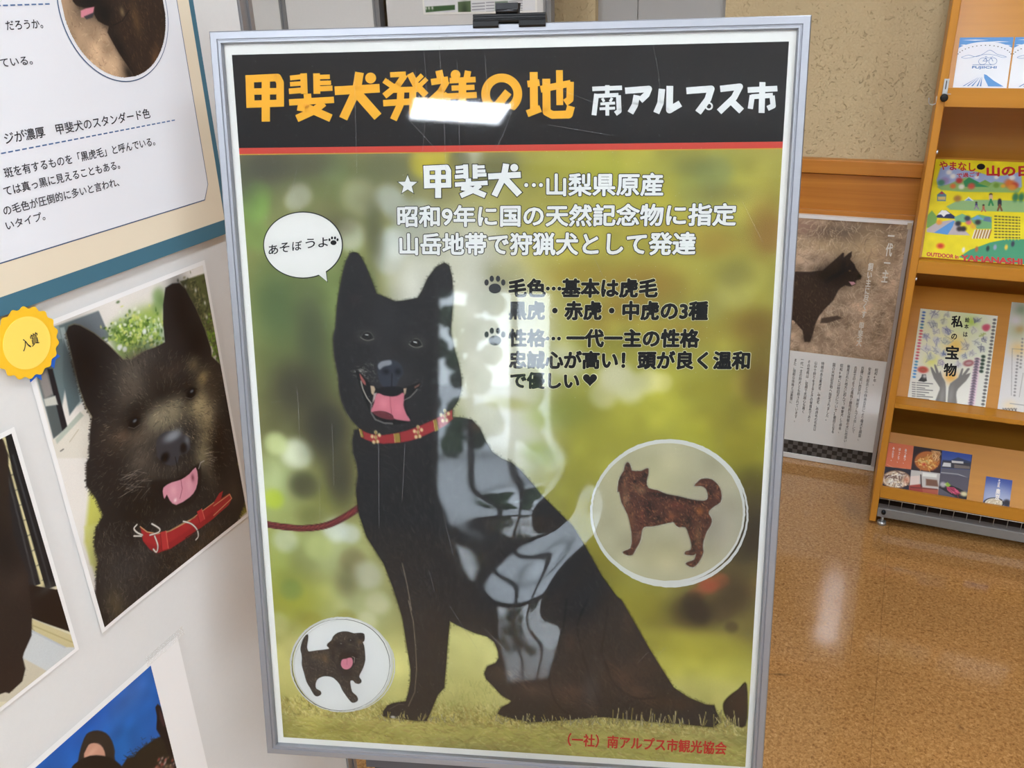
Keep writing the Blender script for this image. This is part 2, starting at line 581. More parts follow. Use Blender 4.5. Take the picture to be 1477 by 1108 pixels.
def cork_floor():
    m = mat('cork_vinyl_floor', (170, 122, 70), 0.30, spec=0.5, coat=0.65)
    m.node_tree.nodes['Principled BSDF'].inputs['Coat Roughness'].default_value = 0.085
    nt = m.node_tree; b = nt.nodes['Principled BSDF']
    tc = nt.nodes.new('ShaderNodeTexCoord')
    f = nt.nodes.new('ShaderNodeTexNoise'); f.inputs['Scale'].default_value = 135; f.inputs['Detail'].default_value = 4; f.inputs['Roughness'].default_value = 0.65; f.inputs['Distortion'].default_value = 0.8
    g = nt.nodes.new('ShaderNodeTexNoise'); g.inputs['Scale'].default_value = 2.2; g.inputs['Detail'].default_value = 2
    nt.links.new(tc.outputs['Object'], f.inputs['Vector']); nt.links.new(tc.outputs['Object'], g.inputs['Vector'])
    r = nt.nodes.new('ShaderNodeValToRGB')
    e = r.color_ramp.elements
    e[0].position = 0.28; e[0].color = rgba((122, 84, 44)); e[1].position = 0.72; e[1].color = rgba((200, 154, 98))
    x = e.new(0.5); x.color = rgba((170, 124, 72))
    nt.links.new(f.outputs['Fac'], r.inputs[0])
    # tile joints, 457 mm tiles
    sp = nt.nodes.new('ShaderNodeSeparateXYZ'); nt.links.new(tc.outputs['Object'], sp.inputs[0])
    last = None
    for ax, off in (('X', 0.115), ('Y', 1.925)):
        a = nt.nodes.new('ShaderNodeMath'); a.operation = 'SUBTRACT'; a.inputs[1].default_value = off - 457 * 0.457
        nt.links.new(sp.outputs[ax], a.inputs[0])
        md = nt.nodes.new('ShaderNodeMath'); md.operation = 'PINGPONG'; md.inputs[1].default_value = 0.2285
        nt.links.new(a.outputs[0], md.inputs[0])
        lt = nt.nodes.new('ShaderNodeMath'); lt.operation = 'LESS_THAN'; lt.inputs[1].default_value = 0.0009
        nt.links.new(md.outputs[0], lt.inputs[0])
        if last is None:
            last = lt.outputs[0]
        else:
            mxx = nt.nodes.new('ShaderNodeMath'); mxx.operation = 'MAXIMUM'
            nt.links.new(last, mxx.inputs[0]); nt.links.new(lt.outputs[0], mxx.inputs[1]); last = mxx.outputs[0]
    mj = nt.nodes.new('ShaderNodeMath'); mj.operation = 'MULTIPLY'; mj.inputs[1].default_value = 0.45
    nt.links.new(last, mj.inputs[0])
    mx = nt.nodes.new('ShaderNodeMix'); mx.data_type = 'RGBA'
    mx.inputs['B'].default_value = rgba((104, 72, 38))
    nt.links.new(mj.outputs[0], mx.inputs['Factor']); nt.links.new(r.outputs[0], mx.inputs['A'])
    # a grey heel smudge, two dark scratches and a short lifted joint
    last = mx.outputs['Result']
    for (cx, cy, rot, sx, sy, cc, st) in ((0.005, 2.67, 0.35, 0.055, 0.14, (96, 84, 68), 0.45), (-.105, 1.815, -1.25, .006, .034, (84, 66, 40), .8), (.30, 1.79, .6, .008, .022, (100, 70, 40), .6), (.0475, 2.03, .015, .0022, .115, (120, 86, 52), .7)):
        mp = nt.nodes.new('ShaderNodeMapping'); mp.vector_type = 'TEXTURE'
        mp.inputs['Location'].default_value = (cx, cy, 0); mp.inputs['Rotation'].default_value = (0, 0, rot); mp.inputs['Scale'].default_value = (sx, sy, 1)
        nt.links.new(tc.outputs['Object'], mp.inputs[0])
        gr = nt.nodes.new('ShaderNodeTexGradient'); gr.gradient_type = 'SPHERICAL'
        nt.links.new(mp.outputs[0], gr.inputs[0])
        ms = nt.nodes.new('ShaderNodeMath'); ms.operation = 'MULTIPLY'; ms.inputs[1].default_value = st
        nt.links.new(gr.outputs['Fac'], ms.inputs[0])
        mm = nt.nodes.new('ShaderNodeMix'); mm.data_type = 'RGBA'; mm.inputs['B'].default_value = rgba(cc)
        nt.links.new(ms.outputs[0], mm.inputs['Factor']); nt.links.new(last, mm.inputs['A']); last = mm.outputs['Result']
    nt.links.new(last, b.inputs['Base Color'])
    rr = nt.nodes.new('ShaderNodeMapRange'); rr.inputs['To Min'].default_value = 0.06; rr.inputs['To Max'].default_value = 0.15
    nt.links.new(g.outputs['Fac'], rr.inputs['Value']); nt.links.new(rr.outputs[0], b.inputs['Roughness'])
    w = nt.nodes.new('ShaderNodeTexNoise'); w.inputs['Scale'].default_value = 14; w.inputs['Detail'].default_value = 3
    nt.links.new(tc.outputs['Object'], w.inputs['Vector'])
    bp = nt.nodes.new('ShaderNodeBump'); bp.inputs['Strength'].default_value = 0.10; bp.inputs['Distance'].default_value = 0.002
    nt.links.new(w.outputs['Fac'], bp.inputs['Height']); nt.links.new(bp.outputs[0], b.inputs['Normal'])
    return m


PLASTER = plaster()
WHITE_WALL = mat('painted_wall', (205, 200, 188), 0.9, spec=0.1, noise=0.04, scale=3)
WAINSCOT = wood('honey_wainscot', (190, 124, 48), (172, 106, 36), 'X', 0.35, .5)
X0, X1, Y0, Y1, ZC = -2.9, 3.4, -5.0, 3.0, 2.66

MB().box(X0 - .1, X1 + .1, Y0 - .1, Y1 + .2, -0.1, 0).struct('floor', cork_floor())
MB().box(X0 - .1, X1 + .1, Y0 - .1, Y1 + .2, ZC, ZC + 0.1).struct('ceiling', mat('ceiling_board', (182, 182, 178), 0.95, spec=0.1, noise=0.05, scale=60))
# back wall: sand plaster, with an opening for the grey door
bw = MB()
bw.box(X0, -1.0, Y1, Y1 + 0.12, 0, ZC)
bw.box(-0.575, X1, Y1, Y1 + 0.12, 0, ZC)
bw.box(-1.0, -0.575, Y1, Y1 + 0.12, 2.1, ZC)
bw.struct('wall_back', PLASTER)
dr = MB().box(-1.0, -0.866, Y1 + 0.03, Y1 + 0.07, 0, 2.1).box(-0.862, -0.575, Y1 + 0.03, Y1 + 0.07, 0, 2.1).box(-0.87, -0.858, Y1 + 0.035, Y1 + 0.075, 0, 2.1)
dr.struct('door_1', mat('grey_steel_door', (168, 167, 165), 0.5, spec=0.4, noise=0.02, scale=6))
# wainscot along the back wall, from the door to the right
wx0, wx1 = -0.575, X1
MB().box(wx0, wx1, 2.978, 3.0, 0, 1.012).struct('trim_1', WAINSCOT)
MB().box(wx0, wx1, 2.962, 3.0, 1.016, 1.060, 0.003).struct('trim_2', WAINSCOT)
MB().box(wx0, wx1, 2.968, 2.979, 0.845, 0.900, 0.002).struct('trim_3', WAINSCOT)
MB().box(wx0, wx1, 2.97, 2.979, 0, 0.07, 0.002).struct('baseboard_back', mat('dark_baseboard', (70, 46, 26), 0.5))
# left wall, right wall with an added fill-light window, front wall with a glazed entrance
MB().box(X0 - .12, X0, Y0, Y1, 0, ZC).struct('wall_left', WHITE_WALL)
rw = MB().box(X1, X1 + .12, Y0, Y1, 0, 0.85).box(X1, X1 + .12, Y0, Y1, 2.3, ZC).box(X1, X1 + .12, Y0, -3.8, 0.85, 2.3).box(X1, X1 + .12, -1.6, Y1, 0.85, 2.3)
rw.struct('wall_right', WHITE_WALL)
EX0, EX1 = 0.12, 1.10
fw = MB().box(X0, EX0, Y0 - .12, Y0, 0, ZC).box(EX1, X1, Y0 - .12, Y0, 0, ZC).box(EX0, EX1, Y0 - .12, Y0, 2.15, ZC)
fw.struct('wall_front', mat('brown_panel_wall', (60, 54, 49), 0.8, spec=0.1, noise=0.06, scale=4))


def glass_mat():
    m = bpy.data.materials.new('clear_glass')
    m.use_nodes = True
    nt = m.node_tree; nt.nodes.clear()
    t = nt.nodes.new('ShaderNodeBsdfTransparent'); t.inputs[0].default_value = (0.95, 0.97, 0.96, 1)
    g = nt.nodes.new('ShaderNodeBsdfGlossy'); g.inputs['Roughness'].default_value = 0.0
    fr = nt.nodes.new('ShaderNodeFresnel'); fr.inputs[0].default_value = 1.45
    mx = nt.nodes.new('ShaderNodeMixShader'); o = nt.nodes.new('ShaderNodeOutputMaterial')
    nt.links.new(fr.outputs[0], mx.inputs[0]); nt.links.new(t.outputs[0], mx.inputs[1]); nt.links.new(g.outputs[0], mx.inputs[2]); nt.links.new(mx.outputs[0], o.inputs[0])
    return m


GLASS = glass_mat()
ALU = mat('brushed_aluminium', (152, 154, 160), 0.5, 0.85, noise=0.04, scale=40, stretch=(1, 1, 40))
ALU_DARK = mat('bronze_window_frame', (120, 116, 108), 0.4, 0.6)


def window(name, x0, x1, y0, y1, z0, z1, mull):
    """frame bars round a pane; the pane is a child of its frame"""
    b = MB()
    if x1 - x0 > y1 - y0:
        b.box(x0, x1, y0, y1, z0, z0 + .05).box(x0, x1, y0, y1, z1 - .05, z1)
        for x in [x0 + .025] + mull + [x1 - .025]:
            b.box(x - .025, x + .025, y0, y1, z0 + .05, z1 - .05)
        f = b.struct(name, ALU_DARK)
        ym = (y0 + y1) / 2
        obj('pane', [(x0 + .03, ym, z0 + .03), (x1 - .03, ym, z0 + .03), (x1 - .03, ym, z1 - .03), (x0 + .03, ym, z1 - .03)], [(0, 1, 2, 3)], GLASS, f)
    else:
        b.box(x0, x1, y0, y1, z0, z0 + .05).box(x0, x1, y0, y1, z1 - .05, z1)
        for y in [y0 + .025] + mull + [y1 - .025]:
            b.box(x0, x1, y - .025, y + .025, z0 + .05, z1 - .05)
        f = b.struct(name, ALU_DARK)
        xm = (x0 + x1) / 2
        obj('pane', [(xm, y0 + .03, z0 + .03), (xm, y1 - .03, z0 + .03), (xm, y1 - .03, z1 - .03), (xm, y0 + .03, z1 - .03)], [(0, 1, 2, 3)], GLASS, f)


window('door_2', EX0, EX1, Y0 - .09, Y0 - .04, 0.0, 2.15, [0.42, 0.76])
bl = MB().box(EX0 + .02, EX1 - .02, Y0 - .035, Y0 - .031, 1.68, 2.12).box(EX0 + .02, EX1 - .02, Y0 - .04, Y0 - .026, 1.66, 1.682)  # added blind, keeps sky glare off the upper part of the cover
bl.obj('added_blind', mat('grey_added_blind', (112, 110, 106), .9, spec=.1, noise=.03, scale=60), bpy.data.objects['door_2'])
window('fill_window_1', X1 + .03, X1 + .08, -3.8, -1.6, 0.85, 2.3, [-2.7])  # unseen window, added for ambient fill from the right
# the forecourt outside the entrance, seen only as a reflection in the poster's cover
struct('ground_outside', [(-12, -5.13, -0.05), (14, -5.13, -0.05), (14, -30, -0.05), (-12, -30, -0.05)], [(0, 1, 2, 3)], mat('pale_pavement', (206, 208, 212), 0.9, noise=0.08, scale=2))
def hedge(label, x0, x1, h, n):  # reflected greenery, sized and spaced to mask sky glare in the cover
    hb = MB()
    for k in range(n):
        x = rng.uniform(x0, x1); z = rng.uniform(0, h); y = rng.uniform(-9.4, -8.8)
        r = rng.uniform(0.08, 0.16)
        pts = [(x + r * math.cos(t) * math.cos(p), y + r * math.sin(t) * math.cos(p), max(-.05, z + r * math.sin(p))) for p in (-1.2, -.4, .4, 1.2) for t in np.arange(7) * .9]
        hb.add(pts, [(i * 7 + j, i * 7 + (j + 1) % 7, (i + 1) * 7 + (j + 1) % 7, (i + 1) * 7 + j) for i in range(3) for j in range(7)])
    hd = hb.obj('reflection_hedge', mat('hedge_green', (66, 88, 56), 0.9, noise=0.5, scale=15))
    tag(hd, label, 'hedge')


hedge('tall dark green hedge outside the entrance, shaped to hide sky in the left part of the reflection', 0.0, 1.28, 2.25, 90)
hedge('low green hedge outside the entrance shaped to leave a sky gap between the two taller ones', 1.62, 1.80, 0.9, 28)
hedge('shoulder-high green hedge outside the entrance, shaped to hide sky in the right part of the reflection', 2.14, 2.95, 1.7, 80)

# ceiling lamps: shallow steel trays with white diffusers
LAMP = mat('lamp_diffuser', (236, 245, 255), 0.6, emit=27)
TRAY = mat('white_lamp_tray', (235, 235, 232), 0.5)


def lamp(x, y, w, l, where):
    t = thing('ceiling_lamp', where, 'ceiling light', (x, y, ZC), 'ceiling lamps')
    MB().box(x - w / 2 - .02, x + w / 2 + .02, y - l / 2 - .02, y + l / 2 + .02, ZC - .035, ZC - .001).obj('housing', TRAY, t)
    MB().box(x - w / 2, x + w / 2, y - l / 2, y + l / 2, ZC - .045, ZC - .0355).obj('diffuser', LAMP, t)


lamp(-0.035, 0.22, 0.13, 0.86, 'slim white ceiling lamp over the floor in front of the poster')
lamp(0.10, -3.45, 0.55, 0.42, 'square white ceiling lamp near the glazed entrance')
lamp(0.10, 1.85, 0.11, 1.0, 'added slim long ceiling lamp brightening the back wall and magazine rack')  # added to lift the plaster, wall poster and rack
lamp(-1.55, 1.55, 0.12, 0.9, 'added thin ceiling lamp brightening the back exhibition panels')  # added to lift the back panels
lamp(-0.62, -1.45, 0.50, 1.2, 'added broad white ceiling lamp behind the slim lamp, frontal fill for the poster')  # added fill, lights the poster while sparing the partition
lamp(1.45, -0.80, 0.38, 1.4, 'added long white ceiling lamp, fill for the wall poster and rack')  # added fill, reaches the wall poster past the stand
# ------------------------------------------------------------------ the framed dog poster on its stand
WHITE_INK = mat('white_ink', (228, 228, 225), 0.6, spec=0.2)
GOLD_INK = mat('gold_ink', (240, 180, 50), 0.6, spec=0.2, noise=0.06, scale=60)
BLACK_INK = mat('black_ink', (26, 25, 26), 0.6, spec=0.2)
DARK_INK = mat('charcoal_ink', (44, 44, 44), 0.6, spec=0.2)
RED_INK = mat('red_ink', (196, 52, 44), 0.6, spec=0.2)
CREAM_INK = mat('cream_ink', (226, 222, 178), 0.6, spec=0.2)
PAPER = mat('poster_paper', (236, 234, 228), 0.7, spec=0.2, noise=0.015, scale=200)
BLACK_PLASTIC = mat('black_plastic', (13, 13, 15), 0.4, spec=0.3)
BLACK_STEEL = mat('black_powder_coat', (24, 24, 26), 0.5, spec=0.4)

PYAW, PTILT = 0.2992442, 0.1935009
PO = np.array([-0.7017117, 0.8078011, 1.58 - 0.0346943])
PA = np.array([math.cos(PYAW), math.sin(PYAW), 0])
PB = np.array([math.sin(PYAW) * math.sin(PTILT), -math.cos(PYAW) * math.sin(PTILT), -math.cos(PTILT)])
PP = Plane(PO, PA, PB)
PW, PH = 0.624, 0.8777
IU0, IV0, IU1, IV1 = 0.02065, 0.02334, 0.60458, 0.85695      # printed area on the paper

base = PP.pt([(PW / 2, PH)], -0.05)[0]
poster = thing('poster_stand', 'framed black dog poster in silver frame standing on a black stand', 'poster stand', (base[0], base[1], 0))


def rail(p0, p1, inner):
    """one mitred aluminium rail between two outer corners; inner points to the picture"""
    prof = [(0, -.014), (0, .0062), (.0012, .0075), (.0078, .0075), (.0084, .0060), (.0092, .0060), (.0098, .0067), (.0116, .0067), (.0122, .0055), (.0125, -.001), (.0125, -.014)]
    p0, p1, inner = np.array(p0), np.array(p1), np.array(inner)
    e = (p1 - p0) / np.linalg.norm(p1 - p0)
    V = []
    for w, d in prof:
        V.append(PP.pt([p0 + inner * w + e * w], d)[0])
    for w, d in prof:
        V.append(PP.pt([p1 + inner * w - e * w], d)[0])
    n = len(prof)
    F = [tuple(range(n)), tuple(range(2 * n - 1, n - 1, -1))] + [(i, n + i, n + (i + 1) % n, (i + 1) % n) for i in range(n)]
    return obj('frame_rail', V, F, ALU, poster)


rail((0, 0), (PW, 0), (0, 1)); rail((PW, 0), (PW, PH), (-1, 0)); rail((PW, PH), (0, PH), (0, -1)); rail((0, PH), (0, 0), (1, 0))
sheet = flat('poster_sheet', PP, rect(0.004, 0.004, PW - .004, PH - .004), PAPER, poster, 0.0, 0.004)
# header band and red stripe
band = [(335, 77), (1138, 62)]
q = PP.trace([(345, 212.5), (1129.5, 205.5), (345.5, 221), (1129, 215)])
vs, ve = float(q[:2, 1].mean()), float(q[2:, 1].mean())
flat('header_band', PP, rect(IU0, IV0, IU1, vs), mat('header_black', (25, 24, 26), 0.6, spec=0.2, noise=0.22, scale=30, stretch=(1, 1, 6)), sheet, 0.0003)
flat('header_stripe', PP, rect(IU0, vs, IU1, ve), mat('stripe_red', (206, 74, 62), 0.6, spec=0.2), sheet, 0.0003)
flat('header_hairline', PP, rect(IU0, ve, IU1, ve + .0011), mat('stripe_yellow', (200, 160, 60), 0.6, spec=0.2), sheet, 0.0003)

# the out-of-focus park behind the dog
C = Canvas(PP, IU0, ve + .0011, IU1, IV1, 0.0013, (118, 112, 62))
for x, y, rx, ry, c, a in [
    (360, 250, 90, 60, (84, 82, 66), 1), (500, 270, 110, 70, (96, 104, 66), 1), (640, 260, 80, 60, (100, 96, 70), .9), (760, 240, 90, 50, (134, 128, 52), 1),
    (900, 240, 110, 60, (158, 152, 48), 1), (1050, 250, 100, 60, (138, 138, 58), 1), (1110, 300, 50, 90, (146, 132, 54), 1),
    (400, 450, 70, 100, (84, 104, 58), 1), (440, 540, 80, 90, (80, 88, 54), 1), (440, 620, 90, 70, (66, 62, 46), 1), (480, 420, 60, 80, (96, 116, 66), .9),
    (720, 380, 110, 90, (170, 160, 110), 1), (820, 340, 90, 60, (170, 156, 60), .9), (960, 330, 140, 70, (160, 148, 48), 1), (1060, 420, 90, 90, (148, 142, 58), 1),
    (900, 460, 120, 80, (150, 132, 46), 1), (1080, 520, 60, 90, (128, 112, 38), 1), (820, 560, 90, 90, (150, 150, 70), 1), (980, 590, 120, 70, (152, 148, 44), 1),
    (760, 640, 70, 90, (150, 152, 100), .9), (840, 660, 90, 90, (128, 124, 42), 1), (900, 620, 60, 40, (144, 138, 44), 1), (1090, 650, 60, 70, (150, 142, 22), 1),
    (1060, 600, 50, 50, (120, 104, 36), .7), (1090, 760, 60, 80, (58, 48, 34), 1), (1050, 830, 60, 60, (62, 48, 34), 1), (860, 770, 50, 90, (126, 116, 34), 1),
    (860, 880, 60, 60, (112, 106, 30), 1), (930, 880, 60, 50, (122, 112, 30), 1), (1000, 905, 50, 40, (84, 68, 34), 1), (1090, 900, 40, 60, (96, 80, 40), .9),
    (400, 740, 60, 80, (150, 160, 96), 1), (450, 720, 50, 50, (108, 108, 52), 1), (410, 830, 50, 70, (126, 136, 60), 1), (480, 800, 60, 60, (156, 164, 120), .9),
    (440, 870, 70, 40, (140, 140, 40), 1), (520, 880, 60, 60, (160, 164, 122), 1), (400, 690, 40, 40, (176, 190, 140), .8)]:
    C.blob((x, y), rx, ry, c, a * .85, 0, 2)
for x, y, r, c, a in [
    (433, 282, 17, (158, 156, 138), .85), (424, 291, 14, (150, 148, 128), .8), (505, 340, 22, (170, 172, 148), .9), (520, 285, 26, (146, 144, 116), .7), (560, 286, 20, (158, 160, 150), .9), (572, 300, 20, (150, 152, 142), .7),
    (568, 352, 24, (184, 190, 186), .95), (560, 375, 20, (184, 188, 180), .8), (600, 320, 30, (160, 162, 154), .8), (635, 245, 26, (196, 176, 40), .95), (608, 236, 18, (188, 168, 42), .8), (682, 225, 16, (168, 166, 150), .8),
    (662, 232, 16, (74, 74, 58), .7), (720, 232, 26, (96, 96, 66), .6), (470, 310, 24, (96, 92, 62), .6), (480, 240, 22, (104, 122, 76), .6), (365, 300, 24, (106, 140, 66), .9), (372, 280, 20, (100, 132, 62), .7), (370, 340, 22, (104, 130, 64), .7),
    (1030, 250, 24, (110, 120, 76), .6), (1010, 270, 30, (120, 128, 70), .5), (1085, 300, 22, (166, 152, 64), .6), (1115, 340, 22, (128, 96, 48), .8), (1060, 420, 26, (162, 154, 82), .6), (1085, 400, 22, (170, 160, 70), .5), (1030, 440, 20, (140, 132, 70), .5),
    (970, 420, 20, (134, 120, 48), .6), (800, 320, 22, (186, 176, 100), .5), (880, 300, 22, (178, 168, 60), .5), (940, 290, 26, (150, 140, 42), .6), (870, 250, 30, (150, 148, 40), .6),
    (888, 545, 24, (196, 190, 150), .95), (908, 560, 22, (188, 184, 140), .9), (870, 570, 20, (186, 180, 130), .8), (935, 550, 18, (182, 176, 120), .85), (955, 552, 14, (178, 170, 110), .7), (820, 520, 26, (184, 182, 150), .8),
    (1070, 555, 16, (160, 140, 60), .6), (1100, 480, 30, (116, 96, 34), .7), (1100, 560, 26, (96, 74, 36), .7), (1060, 490, 24, (146, 134, 50), .6),
    (428, 655, 24, (204, 208, 180), .95), (398, 640, 18, (190, 200, 140), .8), (470, 610, 26, (58, 54, 42), .7), (480, 720, 24, (120, 122, 58), .8), (440, 700, 22, (60, 58, 44), .6), (395, 720, 16, (160, 178, 50), .9), (484, 765, 20, (186, 192, 180), .9),
    (505, 770, 16, (176, 182, 176), .7), (460, 790, 22, (168, 176, 110), .8), (412, 780, 20, (176, 182, 150), .8), (510, 810, 22, (100, 92, 64), .8), (530, 830, 24, (170, 168, 150), .8), (545, 870, 20, (176, 174, 140), .8), (420, 850, 18, (104, 122, 60), .8), (500, 895, 18, (120, 112, 40), .6), (450, 900, 20, (124, 118, 36), .6), (530, 895, 16, (176, 176, 140), .8), (400, 900, 20, (166, 166, 110), .7),
    (1022, 845, 14, (150, 76, 50), .95), (1040, 838, 12, (146, 70, 46), .9), (1005, 858, 12, (140, 66, 42), .7), (1010, 885, 18, (40, 32, 26), .9), (1000, 868, 16, (48, 38, 28), .8), (1040, 880, 20, (60, 48, 34), .8), (1055, 905, 10, (60, 48, 34), .8), (1090, 850, 16, (98, 74, 40), .6),
    (1070, 790, 24, (50, 42, 32), .8), (1085, 720, 24, (66, 54, 34), .8), (1090, 690, 22, (110, 100, 28), .6), (1000, 640, 30, (142, 138, 36), .5), (870, 690, 30, (134, 128, 48), .5), (1075, 640, 26, (112, 100, 30), .5)]:
    C.blob((x, y), r, r, c, a, 0, 5)
# pale gap between the trees by the head, partly painted cover glare
for x, y, rx, ry, a in [(600, 400, 44, 46, .95), (590, 440, 30, 30, .8), (690, 420, 60, 80, .95), (700, 520, 60, 80, .95), (720, 600, 60, 70, .9), (740, 640, 50, 40, .85), (660, 350, 60, 40, .6), (770, 500, 40, 90, .55)]:
    C.blob((x, y), rx, ry, (186, 184, 176), a * .95, 0, 3)
C.blob((728, 395), 26, 18, (134, 128, 92), .7, 0, 3); C.blob((790, 600), 30, 20, (150, 158, 100), .8, 0, 3); C.blob((735, 582), 30, 10, (140, 136, 84), .8, .1, 3); C.blob((780, 655), 26, 18, (128, 140, 76), .8, .3, 3)
# grass
for x, y, rx, ry, c, a in [(700, 980, 420, 70, (196, 188, 112), 1), (440, 985, 90, 60, (186, 176, 102), .9), (700, 940, 120, 50, (200, 194, 120), .9), (1000, 960, 120, 40, (176, 168, 66), .95), (1000, 930, 90, 26, (150, 140, 48), .9), (1020, 1000, 80, 30, (184, 176, 96), .9),
                           (700, 1050, 420, 26, (168, 156, 84), 1), (500, 1060, 140, 24, (150, 140, 66), .9), (900, 1080, 260, 26, (152, 146, 72), .95), (460, 940, 40, 30, (196, 192, 140), .7)]:
    C.blob((x, y), rx, ry, c, a, .05, 4)
C.clouds(0.045, 0.05, 1); C.clouds(0.018, 0.035, 2)
C.c = 255 * (C.c / 255) ** np.array([0.74, 0.74, 0.84])
# darker trunks on the left, warmer leaves on the right
for x, y, rx, ry, c, a in [(385, 240, 46, 26, (74, 72, 60), .8), (450, 235, 40, 22, (84, 82, 64), .7), (555, 240, 40, 24, (96, 98, 70), .6), (350, 270, 20, 30, (80, 84, 62), .6), (455, 330, 40, 18, (92, 86, 60), .7), (500, 320, 20, 16, (100, 94, 66), .5), (540, 335, 14, 50, (92, 92, 66), .7), (525, 420, 16, 30, (78, 92, 58), .7),
                           (400, 440, 30, 50, (84, 102, 64), .7), (450, 480, 26, 70, (80, 86, 60), .85), (430, 560, 40, 40, (70, 66, 50), .9), (470, 620, 32, 46, (60, 57, 46), .95), (490, 690, 24, 50, (70, 66, 50), .9), (435, 700, 22, 20, (78, 76, 52), .7), (500, 840, 18, 24, (96, 92, 62), .6), (450, 745, 26, 18, (112, 112, 60), .6),
                           (640, 262, 20, 24, (104, 100, 74), .5), (720, 240, 34, 16, (104, 100, 62), .6), (800, 245, 40, 14, (156, 150, 50), .5), (700, 262, 16, 12, (92, 92, 62), .6),
                           (840, 400, 50, 20, (158, 132, 44), .6), (930, 410, 50, 26, (150, 118, 44), .75), (905, 445, 40, 18, (140, 110, 40), .6), (1030, 350, 34, 20, (160, 128, 50), .6), (1105, 330, 24, 36, (146, 110, 46), .8), (1085, 470, 34, 22, (126, 98, 38), .7), (1095, 540, 26, 40, (112, 88, 36), .75), (1040, 280, 40, 14, (124, 118, 62), .6), (1000, 240, 26, 14, (112, 114, 60), .6), (1060, 395, 26, 18, (128, 120, 58), .6),
                           (870, 500, 50, 16, (140, 134, 48), .6), (980, 480, 40, 16, (158, 128, 44), .5), (960, 330, 50, 12, (166, 140, 50), .5), (860, 470, 20, 20, (150, 124, 46), .5), (820, 590, 30, 24, (132, 136, 54), .6), (1020, 560, 40, 14, (150, 140, 44), .5), (1085, 700, 26, 26, (86, 76, 34), .7), (1090, 770, 30, 44, (58, 48, 34), .85), (1060, 860, 30, 30, (70, 56, 38), .8), (1000, 880, 30, 26, (52, 42, 32), .85), (870, 820, 30, 40, (120, 110, 36), .5),
                           (888, 545, 20, 18, (200, 196, 160), .7), (920, 552, 16, 12, (188, 184, 140), .6), (1022, 845, 14, 9, (160, 80, 54), .9)]:
    C.blob((x, y), rx, ry, c, a, 0, 2.6)
g1 = [(395, 1008), (700, 1020), (1078, 1040), (1076, 1062), (700, 1050), (398, 1032)]
g2 = [(398, 1025), (700, 1040), (1078, 1055), (1076, 1104), (700, 1082), (405, 1062)]
C.fur(g1, 3200, -90, 9, [(206, 194, 126), (140, 126, 60), (228, 218, 166), (108, 102, 46), (176, 150, 86)], .9, .8, .7)
C.fur(g2, 1900, 0, 14, [(186, 176, 108), (130, 122, 58), (204, 194, 128), (166, 136, 84)], 1.5, .5, .5)
C.fur([(640, 980), (700, 990), (730, 1030), (620, 1030)], 200, -90, 12, [(150, 152, 80), (196, 190, 120)], 1.0, .5, .4)
# leash
ls = spline([(384, 756), (410, 760), (440, 762), (470, 758), (495, 747), (520, 731)], 8, False)
C.line(ls, 10.5, (70, 30, 32)).line(ls, 8, (140, 52, 50))
for i in range(0, len(ls) - 1):
    for f in (0, .5):
        p = ls[i] * (1 - f) + ls[i + 1] * f
        C.line([p + (-1.5, -2.6), p + (1.2, 2.6)], 1.4, (64, 26, 30), .8)
        C.blob(p + (1.2, -1), 1.6, 1.6, (186, 84, 74), .6)
C.build('park_photo', sheet, 0.0003)

# the sitting black dog
z5, z6, z7, z8, zf, zt = Z(440, 340, 4.923), Z(440, 480, 4.923), Z(380, 680, 3.6925), Z(700, 600, 3.6925), Z(520, 900, 4.923), Z(760, 860, 4.103)
zg = Z(380, 860, 4.923)
head = np.vstack([z5([(340, 115), (318, 125), (290, 180), (270, 250), (252, 340), (235, 430), (224, 520), (215, 650), (198, 720), (200, 790), (205, 850), (220, 930), (235, 1000)]),
                  z6([(240, 400), (255, 480), (290, 560), (330, 620), (385, 680)])])
headr = np.vstack([z6([(1050, 600), (1050, 540), (1090, 480), (1112, 400)]), z5([(1112, 1010), (1090, 900), (1060, 800), (1035, 680), (1045, 560), (1055, 430), (1045, 290), (1025, 210), (990, 190), (930, 220), (870, 300), (830, 390), (800, 440), (700, 460), (640, 465), (560, 430), (510, 410), (480, 330), (440, 230), (400, 150), (370, 120)])])
body = np.vstack([
    z6([(385, 680), (350, 690), (335, 760), (340, 850), (365, 930), (375, 1010), (365, 1090)]), z7([(500, 30), (492, 100), (500, 170), (510, 230), (550, 350), (640, 490), (690, 620), (740, 780), (770, 970)]),
    zg([(1010, 310), (1030, 420), (1045, 520), (1043, 600), (1030, 680), (1010, 745), (920, 758), (880, 775), (850, 815), (848, 850), (900, 862), (1000, 872), (1080, 885), (1160, 885), (1190, 820), (1240, 700), (1285, 650), (1298, 500), (1310, 330), (1325, 178)]),
    zf([(700, 15), (800, 60), (900, 90), (950, 130), (975, 190), (980, 240), (960, 275), (900, 300), (878, 350), (890, 390), (940, 440), (1000, 505), (1070, 545), (1060, 560), (1000, 590), (972, 635), (1010, 655), (1080, 672), (1230, 700)]),
    zt([(0, 748), (200, 735), (450, 715), (700, 740), (900, 755), (1100, 775), (1150, 740), (1120, 680), (1110, 645), (1060, 640), (960, 600), (870, 540), (800, 430), (720, 300), (640, 160), (560, 20)]),
    z8([(700, 960), (620, 850), (560, 740), (470, 590), (420, 540), (300, 420), (260, 370), (190, 290), (120, 230)]),
    z6([(1460, 920), (1400, 895), (1330, 845), (1285, 770), (1245, 680), (1185, 615), (1100, 600), (1050, 600)])])
outline = np.vstack([head, body, headr])
tailp = zt([(1300, 520), (1250, 550), (1185, 600), (1160, 650), (1190, 730), (1295, 765)])
lo, hi = PP.trace(outline).min(0) - .006, PP.trace(outline).max(0) + .006
hi[0] = IU1; hi[1] = min(hi[1], IV1)
